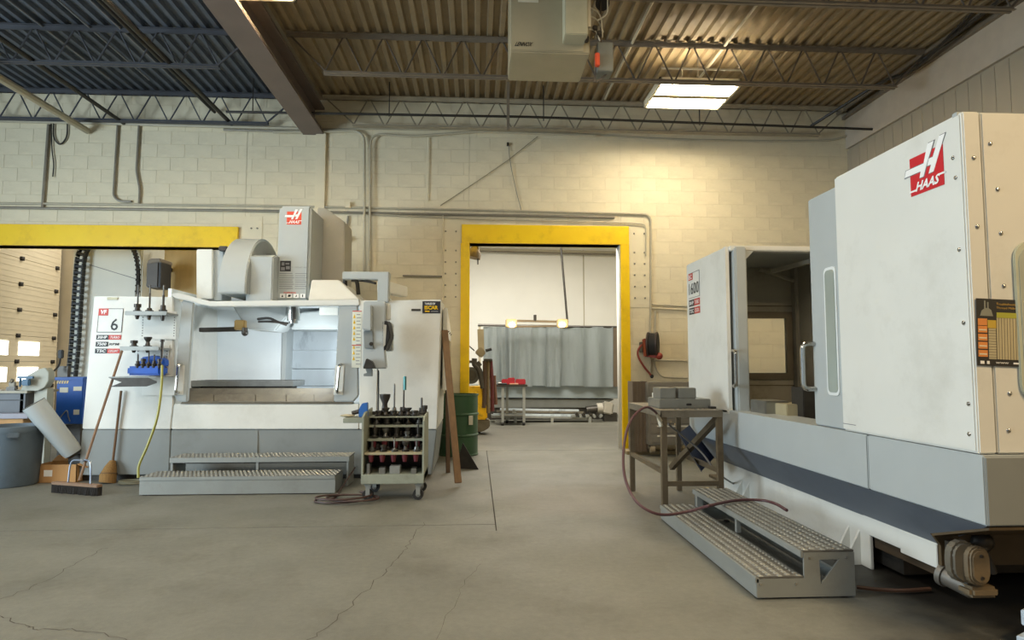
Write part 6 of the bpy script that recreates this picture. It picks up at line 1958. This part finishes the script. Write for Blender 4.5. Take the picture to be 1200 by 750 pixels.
part('stand', MB().box(at(68, 440, Y=9.5).x, at(80, 440, Y=9.5).x, 9.48, 9.55, at(70, 444, Y=9.5).z, at(70, 429, Y=9.5).z), dark_steel, ls)
# bench with saw guard
yb2 = 8.2
zb2 = at(20, 458, Y=yb2).z
x1b = at(32, 458, Y=yb2).x
wb = thing('work_bench', 'dark grey bench behind the round bin', 'bench', (x1b - .5, yb2 + .3, 0))
part('top', MB().box(x1b - 1.1, x1b, yb2, yb2 + .6, zb2 - .03, zb2, .004), mat('bench_top', '#8d8676', .5, metal=.3), wb)
cbn = part('cabinet', MB().box(x1b - 1.05, at(26, 470, Y=yb2).x, yb2 + .03, yb2 + .55, .45, zb2 - .03, .006), mat('bench_grey', '#5c6066', .5), wb)
part('seam', MB().box(x1b - 1.05, at(26, 470, Y=yb2).x, yb2 + .026, yb2 + .03, zb2 - .12, zb2 - .11), ink, cbn)
part('leg', MB().box(x1b - .10, x1b - .04, yb2 + .03, yb2 + .09, 0, zb2 - .03), mat('bench_grey', '#5c6066'), wb)
part('leg', MB().box(x1b - .10, x1b - .04, yb2 + .5, yb2 + .56, 0, zb2 - .03), mat('bench_grey', '#5c6066'), wb)
part('shelf', MB().box(x1b - 1.05, x1b - .02, yb2 + .0, yb2 + .55, .42, .45), wood_d, wb)
part('leg', MB().box(x1b - 1.05, x1b - 1.0, yb2 + .03, yb2 + .09, 0, .42), mat('bench_grey', '#5c6066'), wb)
gd = at(44, 448, Y=8.3)
sgd = thing('saw_guard', 'rounded grey saw guard standing behind the chip tube', 'saw', (gd.x, 8.3, 0))
gpts = [at(x, y, Y=8.25) for x, y in ((2, 458), (24, 457), (32, 440), (44, 433), (53, 431), (57, 436), (57, 446), (52, 454), (44, 458))]
part('guard', MB().slab(gpts, (0, .12, 0), .015), mat('guard_grey', '#a5a597', .5, var=.05), sgd)
part('post', MB().box(x1b + .02, gd.x + .12, 8.3, 8.42, 0, at(44, 455, Y=8.3).z), mat('guard_grey', '#a5a597'), sgd)
vp = at(13, 452, Y=8.22)
vs = thing('bench_vise', 'small worn vise on the bench corner', 'vise', (vp.x, 8.22, zb2))
part('base', MB().box(vp.x - .06, vp.x + .06, 8.21, 8.24, zb2, zb2 + .05, .01), dark_steel, vs)
part('jaw', MB().box(vp.x - .03, vp.x + .05, 8.21, 8.24, zb2 + .05, zb2 + .11, .008).cyl((vp.x, 8.215, zb2 + .1), (vp.x + .02, 8.215, zb2 + .14), .02, 8), mat('vise_tan', '#7b7466', .5, metal=.3), vs)
vp = at(32, 449, Y=8.2)
solo('clamp', MB().obox((vp.x, 8.18, vp.z + .01), (.09, .05, .08), None, .01).bar((vp.x - .1, 8.18, vp.z + .07), (vp.x + .08, 8.18, vp.z + .07), .03, .03).cyl((vp.x - .07, 8.18, vp.z - .04), (vp.x - .07, 8.18, vp.z + .08), .012, 6), mat('clamp_teal', '#2e5a78', .45), 'blue clamp hooked on the saw guard', 'clamp')
cx_, cz_ = at(12, 498, Y=8.1), at(12, 490, Y=8.1)
solo('wooden_crate', MB().box(cx_.x - .3, at(27, 495, Y=8.05).x, 8.05, 8.19, .45, cz_.z, .004), mat('crate_tan', '#b98f5c', .7, var=.12), 'tan wooden crate showing above the round bin', 'crate')
solo('metal_tray', MB().box(cx_.x - .35, at(34, 488, Y=8.04).x, 8.02, 8.195, cz_.z, cz_.z + .06, .004), mat('tray_lilac_grey', '#8e8d97', .5), 'grey metal tray lying on the wooden crate', 'tray')
p = at(33, 495, Y=8.0)
solo('paper_pack', MB().box(p.x - .02, p.x + .07, 8.1, 8.19, .45, cz_.z - .005, .004), white_wall, 'white paper pack beside the wooden crate', 'pack')
